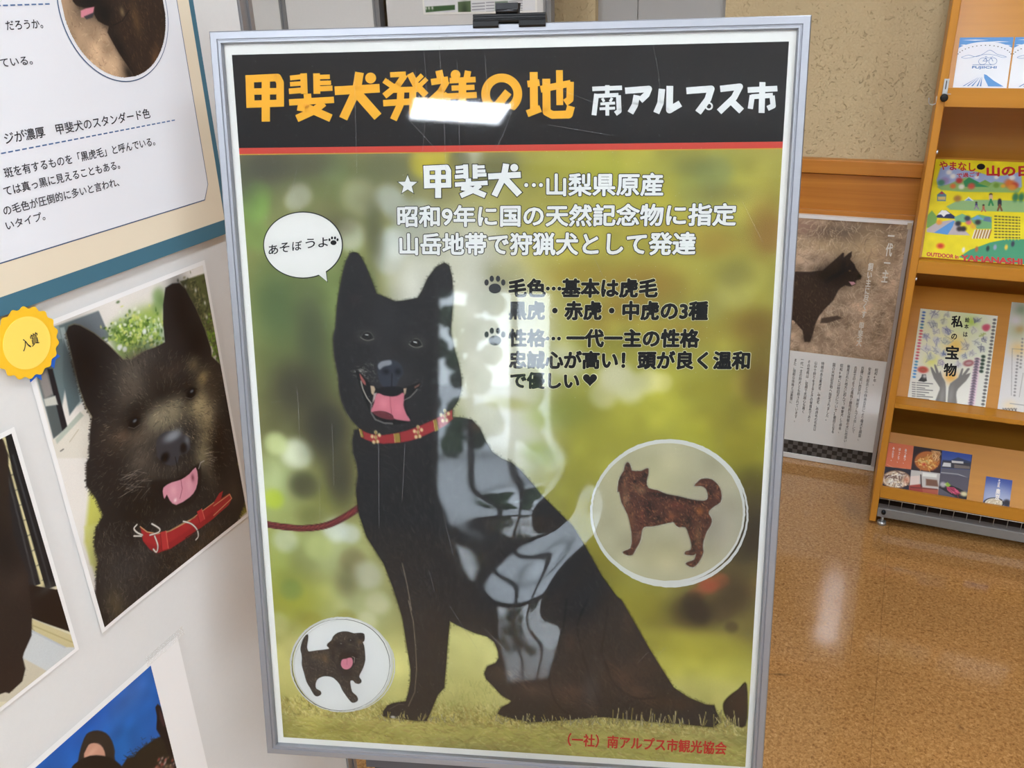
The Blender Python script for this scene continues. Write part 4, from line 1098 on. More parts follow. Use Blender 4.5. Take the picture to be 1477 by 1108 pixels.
# the slightly buckled clear cover sheet
def cover_mat():
    m = bpy.data.materials.new('clear_cover_film')
    m.use_nodes = True
    nt = m.node_tree; nt.nodes.clear()
    t = nt.nodes.new('ShaderNodeBsdfTransparent')
    g = nt.nodes.new('ShaderNodeBsdfGlossy'); g.inputs['Roughness'].default_value = 0.03
    df = nt.nodes.new('ShaderNodeBsdfDiffuse'); df.inputs[0].default_value = (.8, .8, .8, 1)
    fr = nt.nodes.new('ShaderNodeFresnel'); fr.inputs[0].default_value = 1.55
    mul = nt.nodes.new('ShaderNodeMath'); mul.operation = 'MULTIPLY'; mul.inputs[1].default_value = 1.05; mul.use_clamp = True
    mx = nt.nodes.new('ShaderNodeMixShader'); mh = nt.nodes.new('ShaderNodeMixShader'); o = nt.nodes.new('ShaderNodeOutputMaterial')
    # fine vertical scuffs
    tc = nt.nodes.new('ShaderNodeTexCoord'); mp = nt.nodes.new('ShaderNodeMapping'); mp.inputs['Scale'].default_value = (160, 160, 3); mp.inputs['Rotation'].default_value = (0, .05, 0)
    n = nt.nodes.new('ShaderNodeTexNoise'); n.inputs['Scale'].default_value = 1.0; n.inputs['Detail'].default_value = 4
    r = nt.nodes.new('ShaderNodeMapRange'); r.inputs['From Min'].default_value = .60; r.inputs['From Max'].default_value = .75; r.inputs['To Min'].default_value = .003; r.inputs['To Max'].default_value = .014
    nt.links.new(tc.outputs['Object'], mp.inputs[0]); nt.links.new(mp.outputs[0], n.inputs['Vector']); nt.links.new(n.outputs['Fac'], r.inputs['Value'])
    nt.links.new(r.outputs[0], mh.inputs[0])
    nt.links.new(fr.outputs[0], mul.inputs[0]); nt.links.new(mul.outputs[0], mx.inputs[0])
    nt.links.new(t.outputs[0], mh.inputs[1]); nt.links.new(df.outputs[0], mh.inputs[2])
    nt.links.new(mh.outputs[0], mx.inputs[1]); nt.links.new(g.outputs[0], mx.inputs[2]); nt.links.new(mx.outputs[0], o.inputs[0])
    return m


def cover_bulge(u, v):
    g = lambda cu, cv, su, sv, h: h * np.exp(-((u - cu) / su) ** 2 - ((v - cv) / sv) ** 2)
    return (g(.37, .73, .14, .13, .011) + g(.455, .56, .05, .12, .0026) + g(.12, .70, .10, .15, .002) + g(.33, .535, .05, .018, .0009) + .00035 * np.sin(55 * v + 18 * u + 3 * np.sin(16 * u)) * np.exp(-((u - .36) / .10) ** 2 - ((v - .62) / .11) ** 2))


nu, nv = 150, 210
V, U = np.mgrid[0:nv, 0:nu]
uv = np.stack([.0115 + U.ravel() / (nu - 1) * (PW - .023), .0115 + V.ravel() / (nv - 1) * (PH - .023)], 1)
idx = np.arange(nu * nv).reshape(nv, nu)
F = np.stack([idx[:-1, :-1], idx[1:, :-1], idx[1:, 1:], idx[:-1, 1:]], -1).reshape(-1, 4)
obj('clear_cover', PP.pt(uv, 0.0026 + cover_bulge(uv[:, 0], uv[:, 1])), F, cover_mat(), poster, smooth=True)

# scuffs and hairline scratches on the cover
SCUFF = bpy.data.materials.new('cover_scuff'); SCUFF.use_nodes = True
SCUFF.node_tree.nodes['Principled BSDF'].inputs['Base Color'].default_value = (.8, .8, .82, 1); SCUFF.node_tree.nodes['Principled BSDF'].inputs['Alpha'].default_value = .13; SCUFF.node_tree.nodes['Principled BSDF'].inputs['Roughness'].default_value = .5
V, F = [], []
scr = [[(612, 70), (616, 140), (610, 220)], [(634, 66), (640, 150), (644, 250)], [(600, 100), (604, 180)], [(700, 80), (706, 170)], [(942, 66), (950, 110), (952, 150)], [(588, 170), (612, 196), (630, 216)], [(742, 150), (728, 190), (716, 214)], [(430, 240), (420, 290)], [(512, 100), (516, 250)], [(660, 90), (664, 230)], [(480, 610), (483, 700)], [(547, 640), (548, 760)], [(585, 640), (581, 720)],
       [(640, 740), (655, 800)], [(700, 900), (730, 930)], [(920, 950), (935, 935)], [(960, 930), (948, 940)], [(1070, 290), (1090, 330), (1100, 350)], [(840, 330), (870, 400)], [(875, 255), (885, 300)], [(462, 690), (463, 750)], [(650, 870), (690, 930)], [(620, 820), (628, 850)], [(430, 560), (434, 640)], [(760, 110), (860, 150)], [(790, 180), (880, 195)]]
for ln in scr:
    P_ = PP.trace(spline(ln, 6, False))
    for k in range(len(P_) - 1):
        e = P_[k + 1] - P_[k]; n = np.array([-e[1], e[0]]) / (np.linalg.norm(e) + 1e-9) * .00022
        q = np.array([P_[k] + n, P_[k + 1] + n, P_[k + 1] - n, P_[k] - n]); n0 = len(V)
        V.extend(PP.pt(q, .0028 + cover_bulge(q[:, 0], q[:, 1]))); F.append((n0, n0 + 1, n0 + 2, n0 + 3))
obj('cover_scratches', V, F, SCUFF, poster)['kind'] = 'stuff'

# the black stand under the frame
sb = MB()
for u0, u1, v0, v1, d0, d1 in [(0.13, 0.49, PH + .0005, PH + .012, -.02, .004)]:
    c = [PP.pt([(u, v)], d)[0] for v in (v0, v1) for u, d in ((u0, d0), (u1, d0), (u1, d1), (u0, d1))]
    sb.hexa(c)
sb.obj('support_ledge', mat('dark_grey_steel', (70, 70, 74), 0.4, 0.4), poster)
sb = MB()
for u0, u1, v0, v1, d0, d1 in [(0.14, 0.48, PH + .0125, PH + .05, -.03, .0)]:
    sb.hexa([PP.pt([(u, v)], d)[0] for v in (v0, v1) for u, d in ((u0, d0), (u1, d0), (u1, d1), (u0, d1))])
sb.obj('crossbar', BLACK_STEEL, poster)
for u in (0.2, 0.42):
    top = PP.pt([(u, PH - .25)], -.03)[0]; bot = PP.pt([(u, PH + .05)], -.022)[0]
    foot = np.array([bot[0] + .02, bot[1] - .11, .035])
    MB().tube([top, bot, foot], .012).obj('post', BLACK_STEEL, poster, True)
    n2 = np.array([PA[1], -PA[0], 0])
    MB().tube([foot + n2 * .17, foot - n2 * .24], .013).obj('foot', BLACK_STEEL, poster, True)
    for s_ in (.17, -.24):
        MB().tube([np.array([*(foot + n2 * s_)[:2], .03]), np.array([*(foot + n2 * s_)[:2], 0.0])], .011).obj('rubber_pad', BLACK_PLASTIC, poster, True)

# spring clip on the top rail
cp = PP.pt([(0.311, 0.0)], 0)[0]
clip = thing('bulldog_clip', 'black spring clip clamped on the top rail of the silver frame', 'clip', tuple(cp))
cu0, cu1 = PP.trace([(684, 30)])[0][0], PP.trace([(788, 30)])[0][0]


def bar(name, u0, u1, prof, parent=clip, m=BLACK_PLASTIC):
    MB().prism([PP.pt([(u0, v)], d)[0] for v, d in prof], np.zeros(3), PA * (u1 - u0)).obj(name, m, parent)


bar('spring_spine', cu0, cu1, [(-.0098, -.008), (-.0098, .006), (-.0085, .0095), (-.0070, .0095), (-.0070, .0082), (-.0060, .0082), (-.0060, .0098), (-.0046, .0098), (-.0046, .0085), (-.0034, .0085), (-.0034, .0100), (-.0018, .0095), (-.0008, .0085), (-.0005, -.016), (-.006, -.017)])
um = (cu0 + cu1) / 2
JAW = [(-.002, .0078), (-.002, .0102), (.0026, .0100), (.0042, .0088), (.0042, .0078)]
bar('jaw', cu0, um - .011, JAW); bar('jaw', um + .010, cu1, JAW)
bar('lever', um - .014, um + .009, [(-.0095, .003), (-.0095, .007), (-.0130, .0090), (-.0195, .0085), (-.0195, .0065), (-.0140, .006)])
MB().tube([PP.pt([(um - .013, -.0115)], .0090)[0], PP.pt([(um + .008, -.0115)], .0090)[0]], .0020).obj('hinge_pin', mat('dark_steel', (60, 60, 62), .3, .8), clip, True)
bar('lever', um - .014, um + .009, [(-.0098, -.010), (-.0098, -.006), (-.018, -.012), (-.024, -.020), (-.024, -.022), (-.018, -.015)])
# ------------------------------------------------------------------ white display partition on the left and what hangs on it
PX = -0.87
PANEL = mat('partition_cloth', (216, 214, 211), 0.85, spec=0.15, noise=0.02, scale=140, bump=0.05, bscale=500)
POST_ALU = mat('partition_post_aluminium', (150, 150, 152), 0.4, 0.6)


def display_panel(label, c0, c1, z0=0.06, z1=2.2, posts=(1, 1), ft=.13):
    """a cloth board between two floor posts; c0, c1: ends on the floor"""
    c0, c1 = np.array([*c0, 0.]), np.array([*c1, 0.])
    e = (c1 - c0) / np.linalg.norm(c1 - c0); n = np.array([-e[1], e[0], 0])
    t = thing('display_panel', label, 'display panel', tuple((c0 + c1) / 2), 'white exhibition panels')
    b = MB(); a0, a1 = c0 + e * .014, c1 - e * .014
    b.hexa([p + np.array([0, 0, z]) for z in (z0, z1) for p in (a0 - n * .012, a1 - n * .012, a1 + n * .012, a0 + n * .012)])
    b.obj('board', PANEL, t)
    for k, c in enumerate((c0, c1)):
        if not posts[k]:
            continue
        p = MB()
        for w0, w1, h in ((-.013, -.005, .016), (-.005, .005, .012), (.005, .013, .016)):
            p.hexa([c + e * w + n * s + np.array([0, 0, z]) for z in (0.0, z1 + .01) for w, s in ((w0, -h), (w1, -h), (w1, h), (w0, h))])
        p.obj('post', POST_ALU, t)
        MB().hexa([c + e * w + n * s + np.array([0, 0, z]) for z in (0.0, .02) for w, s in ((-.03, -ft), (.03, -ft), (.03, ft), (-.03, ft))]).obj('foot', POST_ALU, t)
    return t


display_panel('white exhibition panel carrying the teal-edged board and the dog photographs', (PX - .012, -0.05), (PX - .012, 1.075), posts=(1, 1))
yb = 2.85
display_panel('white exhibition panel at the back, left of the joined posts', (-2.52, yb), (-2.126, yb), posts=(1, 0))
display_panel('narrow white exhibition panel behind the top left corner of the silver frame', (-2.126, yb), (-1.735, yb))
display_panel('white exhibition panel at the back with the printed article sheet', (-1.709, yb), (-1.105, yb), posts=(0, 1))

PL = Plane((PX, 0, 1.58), (0, 1, 0), (0, 0, -1))
# ---- teal-edged information board
board = thing('information_board', 'large teal-edged board with dog coat colour text and oval dog picture', 'information board', (PX, .5, 1.276))
y1 = .9665; z0 = .3045
TEAL = mat('teal_board', (66, 108, 126), 0.5, spec=0.3); CREAM = mat('cream_board', (222, 208, 184), 0.6, spec=0.2); CARD = mat('white_card', (220, 220, 224), 0.6, spec=0.2); NAVY = mat('slate_blue_line', (62, 86, 122), 0.6)
flat('backing', PL, rect(.05, -.55, y1, z0), TEAL, board, .0085, .0078)
cr_ = PL.trace([(317, 316), (0, 425.5)]); yr = cr_[0][0]; zb_ = float(cr_[:, 1].mean())
flat('cream_panel', PL, rect(.07, -.53, yr, zb_), CREAM, board, .0086)
kk = PL.trace([(245.6, 0), (295, 269), (290, 288.3), (0, 377)])
yk = float(kk[:2, 0].mean()); zk = float(kk[2:, 1].mean()); ch = .014
card = [(.09, -.5), (yk, -.5), (yk, zk - ch * 1.4), (yk - ch * .8, zk), (.09, zk)]
flat('text_card_border', PL, card, NAVY, board, .0089)
flat('text_card', PL, [(.09, -.5), (yk - .0014, -.5), (yk - .0014, zk - ch * 1.4), (yk - ch * .8 - .001, zk - .0014), (.09, zk - .0014)], CARD, board, .0092)
INK = mat('board_ink', (48, 46, 50), 0.6, spec=0.2)
zt1 = Z(0, 0, 3.957); zt2 = Z(0, 260, 3.957)


def bline(body, l, r, hh, bold=.013):
    """one line: left and right end of its middle height, and the letter height, in photo points"""
    q = PL.trace([l, r]); v = float(q[:, 1].mean())
    l_, r_ = np.array(l, float), np.array(r, float)
    hq = abs(PL.trace([r_ + (0, hh / 2)])[0][1] - PL.trace([r_ - (0, hh / 2)])[0][1]) / 2
    lettering('board_text', body, PL, [(q[0][0], v - hq), (q[1][0], v - hq), (q[0][0], v + hq)], INK, board, .0096, bold=bold, uvq=True)


bline('だろうか。', (-1, 37), (52, 34.5), 13)
bline('ている。', (-9, 91), (37, 87), 12)
bline('ジが濃厚　甲斐犬のスタンダード色', (-3, 199.5), (207.5, 163), 14.5)
bline('斑を有するものを「黒虎毛」と呼んでいる。', (-4, 247), (215, 205), 13)
bline('ては真っ黒に見えることもある。', (-4, 274), (164, 238), 13)
bline('の毛色が圧倒的に多いと言われ、', (-5, 301), (163, 264), 13)
bline('いタイプ。', (-1, 323), (56, 312), 13)
for a, b in (((-60, 12), (73.5, 5.5)), ((-40, 226.5), (249, 172.4))):
    q = PL.trace([a, b]); v = float(q[:, 1].mean()) if a[1] > 100 else float(q[1, 1]); n = int((q[1, 0] - q[0, 0]) / .0085)
    V, F = [], []
    for i in range(n):
        u = q[0, 0] + i * .0085
        V += list(PL.pt(rect(u, v - .0007, u + .0058, v + .0007), .0096)); F.append(tuple(range(4 * i, 4 * i + 4)))
    obj('dashed_rule', V, F, mat('blue_dash', (74, 104, 150), .6), board)
# oval dog picture at the top
ep = PL.trace(zt1([(690, 462), (925, 150), (297, 10), (400, 290), (850, 372), (560, 430), (330, 150)]))
Aq = np.stack([2 * ep[:, 0], 2 * ep[:, 1], np.ones(len(ep))], 1); sol = np.linalg.lstsq(Aq, (ep ** 2).sum(1), rcond=None)[0]
oc = sol[:2]; orad = float(np.sqrt(sol[2] + (oc ** 2).sum()))
tt = np.arange(72) / 72 * 2 * math.pi
circ = lambda r: [(oc[0] + r * math.cos(a), oc[1] + r * math.sin(a)) for a in tt]
flat('picture_ring', PL, circ(orad + .0012), NAVY, board, .0096); flat('picture_mount', PL, circ(orad), CARD, board, .0099)
orr = orad - .0036
O = Canvas(PL, oc[0] - orr, oc[1] - orr, oc[0] + orr, oc[1] + orr, .0007, (176, 146, 116))
O.clouds(.02, .12, 3)
strawreg = zt1([(250, -250), (980, -250), (980, 480), (250, 480)])
O.fur(strawreg, 1100, lambda uv: 30 + 90 * math.sin(uv[0] * 60 + uv[1] * 40), 5, [(214, 188, 150), (150, 116, 88), (196, 160, 128), (120, 92, 70)], .8, .7, .9)
dogp = zt1([(372, -20), (376, 8), (400, 34), (440, 44), (490, 36), (512, 30), (498, 80), (520, 120), (560, 142), (585, 150), (575, 185), (605, 240), (640, 300), (680, 360), (715, 410), (735, 450), (820, 430), (960, 300), (960, -260), (380, -260)])
O.poly(dogp, (46, 33, 26), .8, 1)
O.fur(dogp, 1500, lambda uv: 80, 5, [(84, 60, 40), (24, 18, 16), (124, 92, 58), (60, 42, 30)], .8, .55, .35)
O.blob(zt1([(470, 10)])[0], 26, 22, (22, 18, 17), .95); O.blob(zt1([(560, 80)])[0], 14, 16, (18, 15, 14), .9); O.blob(zt1([(640, 260)])[0], 8, 30, (20, 16, 15), .8, -.4); O.blob(zt1([(660, 70)])[0], 4, 6, (140, 120, 86), .7); O.blob(zt1([(740, 110)])[0], 8, 22, (110, 82, 50), .5); O.blob(zt1([(850, 330)])[0], 8, 20, (120, 84, 52), .5, .5); O.blob(zt1([(700, 420)])[0], 8, 14, (16, 13, 12), .8, -.5)
O.line(zt1([(610, 145), (660, 120), (700, 60)]), 1.6, (20, 16, 15), .9)
O.poly(zt1([(422, 62), (450, 50), (500, 40), (492, 80), (450, 100), (424, 100)]), (206, 128, 142), .7, .95); O.poly(zt1([(440, 95), (500, 70), (490, 100), (455, 112)]), (52, 50, 56), .7, .9)
O.build('picture', board, .0102, cut=lambda uv: ((uv - oc) ** 2).sum(1) < (orr - .0004) ** 2)

# ---- colour print of the smiling dog
z3, z4, z5b = Z(0, 380, 3.887), Z(0, 640, 3.6925), Z(0, 800, 3.5975)


def curl(u, v):
    return .0025 + .004 * np.clip((.70 - u) / .1, 0, 1) ** 2 * np.clip((v - .55) / .2, 0, 1)


PHOTO_PAPER = mat('photo_paper', (236, 234, 232), 0.35, spec=0.4)
PRINT_GLOSS = print_mat('glossy_print', False, 0.3, 0.4)


def loose_sheet(name, label, cat, u0, v0, u1, v1, dep):
    """a thin sheet with a gentle curl"""
    nx, ny = 24, 32
    V_, U_ = np.mgrid[0:ny, 0:nx]
    uv = np.stack([u0 + U_.ravel() / (nx - 1) * (u1 - u0), v0 + V_.ravel() / (ny - 1) * (v1 - v0)], 1)
    d = dep(uv[:, 0], uv[:, 1])
    idx = np.arange(nx * ny).reshape(ny, nx)
    F = np.stack([idx[:-1, :-1], idx[1:, :-1], idx[1:, 1:], idx[:-1, 1:]], -1).reshape(-1, 4)
    t = thing(name, label, cat, tuple(PL.pt([((u0 + u1) / 2, v1)], .001)[0]))
    s = obj('paper', np.vstack([PL.pt(uv, d), PL.pt(uv, d - .0006)]), np.vstack([F, F[:, ::-1] + len(uv)]), PHOTO_PAPER, t, smooth=True)
    return t


u0, v0, u1, v1 = .6135, .331, .9125, .7445
t = loose_sheet('dog_print', 'colour print of a smiling black dog in a red collar, below the teal board', 'photo print', u0, v0, u1, v1, curl)
bw_ = .0055
K = Canvas(PL, u0 + bw_, v0 + bw_, u1 - bw_, v1 - bw_, .00085, (226, 221, 213))
P3 = lambda pts, c, soft=.8, a=1, sp=0: K.poly(z3(pts), c, soft, a, sp)
P4 = lambda pts, c, soft=.8, a=1, sp=0: K.poly(z4(pts), c, soft, a, sp)
P3([(150, 420), (250, 370), (540, 265), (600, 420), (540, 460), (420, 360), (300, 1000), (200, 660)], (104, 122, 124), 1.5)
P3([(395, 325), (545, 268), (610, 420), (560, 470)], (112, 122, 128), 1.2); P3([(240, 370), (318, 345), (335, 420), (260, 440)], (150, 166, 166), 1)
P3([(190, 580), (260, 570), (370, 930), (290, 985)], (84, 92, 92), 1.2); P3([(205, 640), (250, 600), (290, 730), (240, 760)], (140, 134, 130), 2)
P3([(325, 360), (350, 355), (455, 770), (425, 800)], (170, 186, 184), 1); P3([(345, 420), (400, 560), (440, 770), (380, 850), (340, 640)], (92, 110, 114), 1.2)
P3([(255, 590), (285, 590), (372, 930), (340, 940)], (34, 34, 38), .8); P3([(235, 760), (300, 740), (315, 790), (245, 800)], (196, 196, 186), 1)
P3([(280, 990), (390, 900), (470, 800), (520, 870), (500, 1090), (290, 1090)], (218, 212, 198), 1.2); P3([(300, 985), (440, 830), (460, 850), (310, 1010)], (178, 186, 172), 1); K.line(z3([(330, 1050), (345, 1040)]), 2, (96, 92, 84), .8); K.line(z3([(380, 1000), (430, 930)]), 1, (160, 146, 110), .6)
for x, y, r, c in [(770, 390, 30, (112, 148, 62)), (700, 420, 24, (96, 132, 60)), (820, 330, 22, (150, 176, 80)), (860, 300, 16, (160, 180, 84)), (650, 380, 14, (108, 140, 70)), (760, 470, 24, (120, 152, 70)), (690, 500, 16, (130, 160, 84)), (840, 420, 26, (132, 170, 120)), (880, 180, 12, (120, 150, 90)), (895, 220, 10, (110, 140, 84)), (870, 250, 10, (130, 156, 96))]:
    K.blob(z3([(x, y)])[0], r, r, c, .85, 0, 3)
for k in range(420):
    K.blob(z3([(rng.normal(770, 85), rng.normal(400, 60))])[0], rng.uniform(1.2, 3.4), rng.uniform(1.2, 3.4), [(84, 118, 44), (170, 196, 84), (210, 214, 120), (60, 92, 40), (222, 226, 206), (136, 168, 66)][k % 6], .75, 0, 3)
for x, y in ((660, 470), (690, 480), (800, 380)):
    K.blob(z3([(x, y)])[0], 4, 4, (236, 240, 244), .9, 0, 4)
P3([(1000, 100), (1140, 55), (1330, 660), (1250, 620), (1160, 420), (1090, 260)], (82, 88, 52), 1.5)
for k in range(420):
    tq = rng.random(); x = 1060 + 170 * tq + rng.normal(0, 32); y = 110 + 480 * tq + rng.normal(0, 50)
    K.blob(z3([(x, y)])[0], rng.uniform(1, 3), rng.uniform(1, 3), ([(60, 64, 40), (110, 112, 74), (136, 130, 90), (48, 54, 36)] if tq < .55 else [(96, 140, 36), (140, 176, 60), (70, 104, 34), (120, 156, 50)])[k % 4], .7, 0, 3)
for x, y in ((1140, 220), (1088, 150), (1150, 300), (1030, 130)):
    K.blob(z3([(x, y)])[0], 2, 3, (214, 214, 206), .9)
P4([(470, 230), (540, 300), (560, 700), (520, 760), (440, 520)], (196, 196, 96), 4); P4([(440, 440), (520, 420), (510, 640), (470, 640)], (206, 206, 120), 3); P4([(1240, -20), (1340, -20), (1340, 380), (1260, 420)], (124, 118, 50), 4); K.blob(z4([(1300, 120)])[0], 8, 30, (166, 156, 60), .7); P4([(1200, 460), (1340, 330), (1340, 420), (1230, 500)], (206, 196, 186), 2)
dog = np.vstack([z3([(375, 350), (405, 338), (440, 345), (520, 390), (600, 455), (680, 535), (725, 540), (800, 490), (870, 465), (915, 440), (905, 340), (905, 230), (918, 135), (955, 112), (995, 108), (1030, 140), (1090, 250), (1140, 370), (1175, 480), (1178, 520), (1230, 570), (1290, 640), (1320, 720), (1345, 830)]),
                 z4([(1268, -10), (1262, 60), (1255, 110), (1292, 180), (1302, 270), (1290, 330), (1245, 440), (1240, 480), (900, 720), (640, 915), (530, 1000), (505, 880), (495, 800), (500, 700), (512, 620), (490, 540), (500, 450), (540, 380), (500, 290), (450, 220), (452, 100)]),
                 z3([(490, 1088), (495, 950), (505, 860), (470, 800), (432, 690), (400, 560), (375, 450), (358, 390)])])
K.poly(dog, (36, 34, 34), 1.2)
for i in range(len(dog) - 1):
    p, q = dog[i], dog[i + 1]; L = np.linalg.norm(q - p); nn = np.array([(q - p)[1], -(q - p)[0]]) / (L + 1e-6)
    if L < 60 and i > 22:
        for k in range(int(L / 0.7)):
            s0 = p + (q - p) * rng.random(); K.line([s0 - nn * 2, s0 + nn * rng.uniform(.5, 3) + (0, rng.uniform(0, 2.5))], .7, (44, 39, 36), .6)
K.line(dog[:8], 1.4, (150, 140, 104), .6, .8); K.line(dog[14:20], 1.2, (130, 120, 84), .5, .8); K.line(dog[-6:], 1.6, (180, 170, 130), .5, .8)
# ears inside, light patches of the face
for x, y, rx, ry, c, a in [(760, 620, 34, 30, (84, 78, 70), .7), (470, 560, 26, 46, (20, 18, 18), .9), (1010, 260, 20, 50, (18, 17, 18), .9), (1090, 440, 20, 24, (16, 15, 16), .9), (780, 560, 40, 22, (70, 66, 62), .8), (745, 690, 20, 34, (104, 96, 84), .75), (700, 780, 20, 22, (84, 76, 66), .6), (880, 640, 36, 26, (44, 39, 36), .8),
                           (960, 600, 24, 10, (66, 54, 46), .6), (870, 850, 32, 28, (148, 138, 114), .85), (960, 820, 26, 26, (140, 130, 104), .8), (1110, 780, 22, 24, (176, 160, 118), .9), (1160, 860, 20, 30, (176, 160, 122), .85), (1130, 640, 14, 12, (176, 154, 104), .8), (1075, 570, 12, 12, (120, 106, 76), .7), (1210, 640, 20, 34, (62, 54, 46), .6), (1180, 700, 16, 20, (70, 60, 48), .6),
                           (620, 930, 22, 30, (62, 54, 48), .6), (640, 1000, 26, 24, (70, 60, 50), .6), (760, 970, 22, 18, (96, 84, 70), .7), (680, 960, 16, 10, (110, 88, 70), .6), (900, 720, 30, 16, (26, 23, 22), .8), (760, 820, 30, 16, (26, 23, 22), .8), (1000, 690, 26, 12, (30, 26, 24), .8), (1230, 980, 14, 40, (34, 26, 24), .8), (1150, 980, 14, 26, (120, 106, 76), .6)]:
    K.blob(z3([(x, y)])[0], rx, ry, c, a)
for x, y, rx, ry, c, a in [(740, 100, 24, 20, (100, 90, 78), .8), (790, 170, 20, 14, (84, 76, 66), .7), (1070, 60, 16, 24, (146, 136, 104), .8), (1110, 130, 10, 30, (100, 90, 72), .6), (900, 150, 26, 14, (74, 68, 60), .7), (560, 120, 20, 30, (36, 31, 30), .8), (800, 330, 60, 30, (22, 20, 20), .9), (700, 300, 30, 40, (26, 23, 22), .8), (960, 350, 40, 14, (38, 35, 33), .8), (560, 620, 20, 40, (46, 42, 40), .7), (620, 700, 26, 40, (58, 56, 54), .6), (740, 640, 40, 30, (52, 50, 50), .6), (900, 640, 30, 30, (26, 24, 23), .8), (1030, 580, 24, 14, (62, 46, 32), .7), (1120, 470, 20, 16, (70, 54, 40), .6), (600, 860, 14, 24, (92, 80, 56), .7), (560, 930, 10, 14, (30, 27, 26), .8), (1180, 220, 16, 30, (52, 46, 42), .7), (1240, 250, 12, 26, (66, 58, 50), .6), (1150, 60, 14, 40, (24, 20, 19), .8)]:
    K.blob(z4([(x, y)])[0], rx, ry, c, a)


def facedir(uv):
    c = PL.trace(z3([(900, 800)]))[0]
    return math.degrees(math.atan2(uv[1] - c[1], uv[0] - c[0])) + 8


allf = dog
K.fur(np.vstack([z3([(560, 560), (800, 500), (940, 480), (1180, 560), (1300, 720), (1340, 860)]), z4([(1240, 100), (1100, 330), (760, 380), (470, 250), (500, 0)])]), 2600, facedir, 6.5, [(112, 104, 92), (20, 18, 18), (140, 130, 110), (44, 41, 40), (28, 26, 26)], .75, .5, .35)
K.fur(z3([(820, 780), (960, 760), (1190, 760), (1200, 1000), (1060, 1000), (900, 920)]), 420, facedir, 4.5, [(196, 182, 146), (156, 142, 110), (100, 90, 70)], .7, .6, .4)
K.fur(z4([(500, 420), (700, 400), (1220, 360), (1240, 470), (640, 900), (530, 960)]), 1500, 100, 9, [(92, 88, 84), (18, 17, 17), (60, 56, 54), (116, 104, 90)], .8, .55, .5)
K.fur(z4([(800, 560), (1200, 420), (1000, 640), (860, 760)]), 240, 60, 6, [(120, 86, 52), (80, 56, 36), (24, 18, 16)], .8, .5, .8)
for ex, ey in ((742, 893), (1062, 727)):
    q = z3([(ex, ey)])[0]
    K.blob(q, 15, 12, (24, 21, 20), .85); K.blob(q, 10, 8.5, (12, 11, 12), 1, -.3, 5); K.line([q + (-8, 6), q + (0, 8), q + (9, 2)], 1.2, (86, 80, 76), .8); K.blob(q + (1, -3), 3.6, 2.2, (112, 122, 132), .8, 0, 3); K.line([q + (-10, -3), q + (-2, -8), q + (9, -6)], 1.4, (18, 16, 16), .9)
nose = np.vstack([z3([(868, 1000), (890, 960), (940, 938), (1000, 945), (1045, 975), (1055, 1010)]), z4([(1005, 20), (985, 50), (950, 60), (930, 110), (880, 110), (835, 80), (825, 40)])])
K.poly(nose, (54, 55, 60), 1.2, 1, 4); K.blob(z3([(960, 965)])[0], 17, 8, (140, 146, 152), .85, .1, 3); K.blob(z3([(1040, 990)])[0], 5, 8, (120, 126, 132), .6)
K.blob(z4([(870, 72)])[0], 9, 8, (12, 12, 14), .95, 0, 4); K.blob(z4([(968, 22)])[0], 7, 8, (14, 14, 16), .95, 0, 4); K.line(z4([(925, 70), (935, 120), (940, 170)]), 1.6, (22, 21, 22), .9)
P4([(800, 200), (880, 190), (940, 180), (1040, 110), (1060, 120), (1062, 230), (1020, 310), (930, 350), (850, 320), (800, 250)], (26, 23, 23), 2, .9, 3)
P4([(862, 232), (905, 205), (955, 190), (1000, 160), (1034, 125), (1046, 180), (1035, 240), (1000, 285), (930, 325), (895, 300), (880, 270), (868, 292), (860, 270)], (204, 138, 152), .8, 1, 2)
K.line(z4([(955, 190), (962, 240), (950, 290)]), 1.2, (140, 78, 92), .9); K.blob(z4([(915, 250)])[0], 7, 10, (226, 168, 178), .6); K.blob(z4([(1000, 220)])[0], 6, 12, (220, 160, 172), .6); K.blob(z4([(1018, 180)])[0], 3, 6, (120, 60, 72), .8); K.blob(z4([(925, 300)])[0], 3, 3, (240, 226, 226), .7)
K.line(z4([(1050, 130), (1060, 100), (1078, 90)]), 2.2, (170, 168, 166), .7)
for k in range(26):
    s0 = z4([(rng.uniform(690, 800), rng.uniform(130, 260))])[0]; K.line([s0, s0 + (-rng.uniform(8, 24), rng.uniform(-4, 18))], .55, (170, 160, 146), .5)
    s0 = z4([(rng.uniform(1070, 1120), rng.uniform(30, 120))])[0]; K.line([s0, s0 + (rng.uniform(4, 14), rng.uniform(-6, 6))], .55, (176, 166, 146), .45)
# collar
P4([(738, 440), (775, 468), (830, 478), (900, 462), (1000, 408), (1130, 312), (1160, 262), (1180, 250), (1170, 290), (1215, 262), (1228, 290), (1210, 325), (1130, 395), (1000, 492), (900, 556), (830, 580), (790, 560), (752, 515)], (156, 40, 44), .9)
P4([(760, 520), (830, 545), (900, 520), (1000, 455), (1130, 360), (1130, 395), (1000, 492), (900, 556), (830, 580), (790, 560)], (138, 32, 38), 2, .8)
K.line(z4([(738, 440), (775, 468), (830, 478), (900, 462), (1000, 408), (1130, 312)]), 1.6, (206, 160, 110), .9); K.line(z4([(880, 470), (960, 425), (1030, 390)]), 2.0, (150, 120, 84), .9); K.line(z4([(1130, 330), (1215, 268), (1226, 290), (1130, 380)]), 1.6, (212, 170, 120), .9)
for q in ([(845, 470), (875, 462), (888, 555), (855, 565)], [(1040, 360), (1066, 345), (1082, 400), (1056, 420)]):
    P4(q, (172, 50, 52), .7); K.line(z4([q[1], q[2]]), 1.3, (216, 120, 100), .8); K.line(z4([q[0], q[3]]), 1, (90, 20, 26), .8)
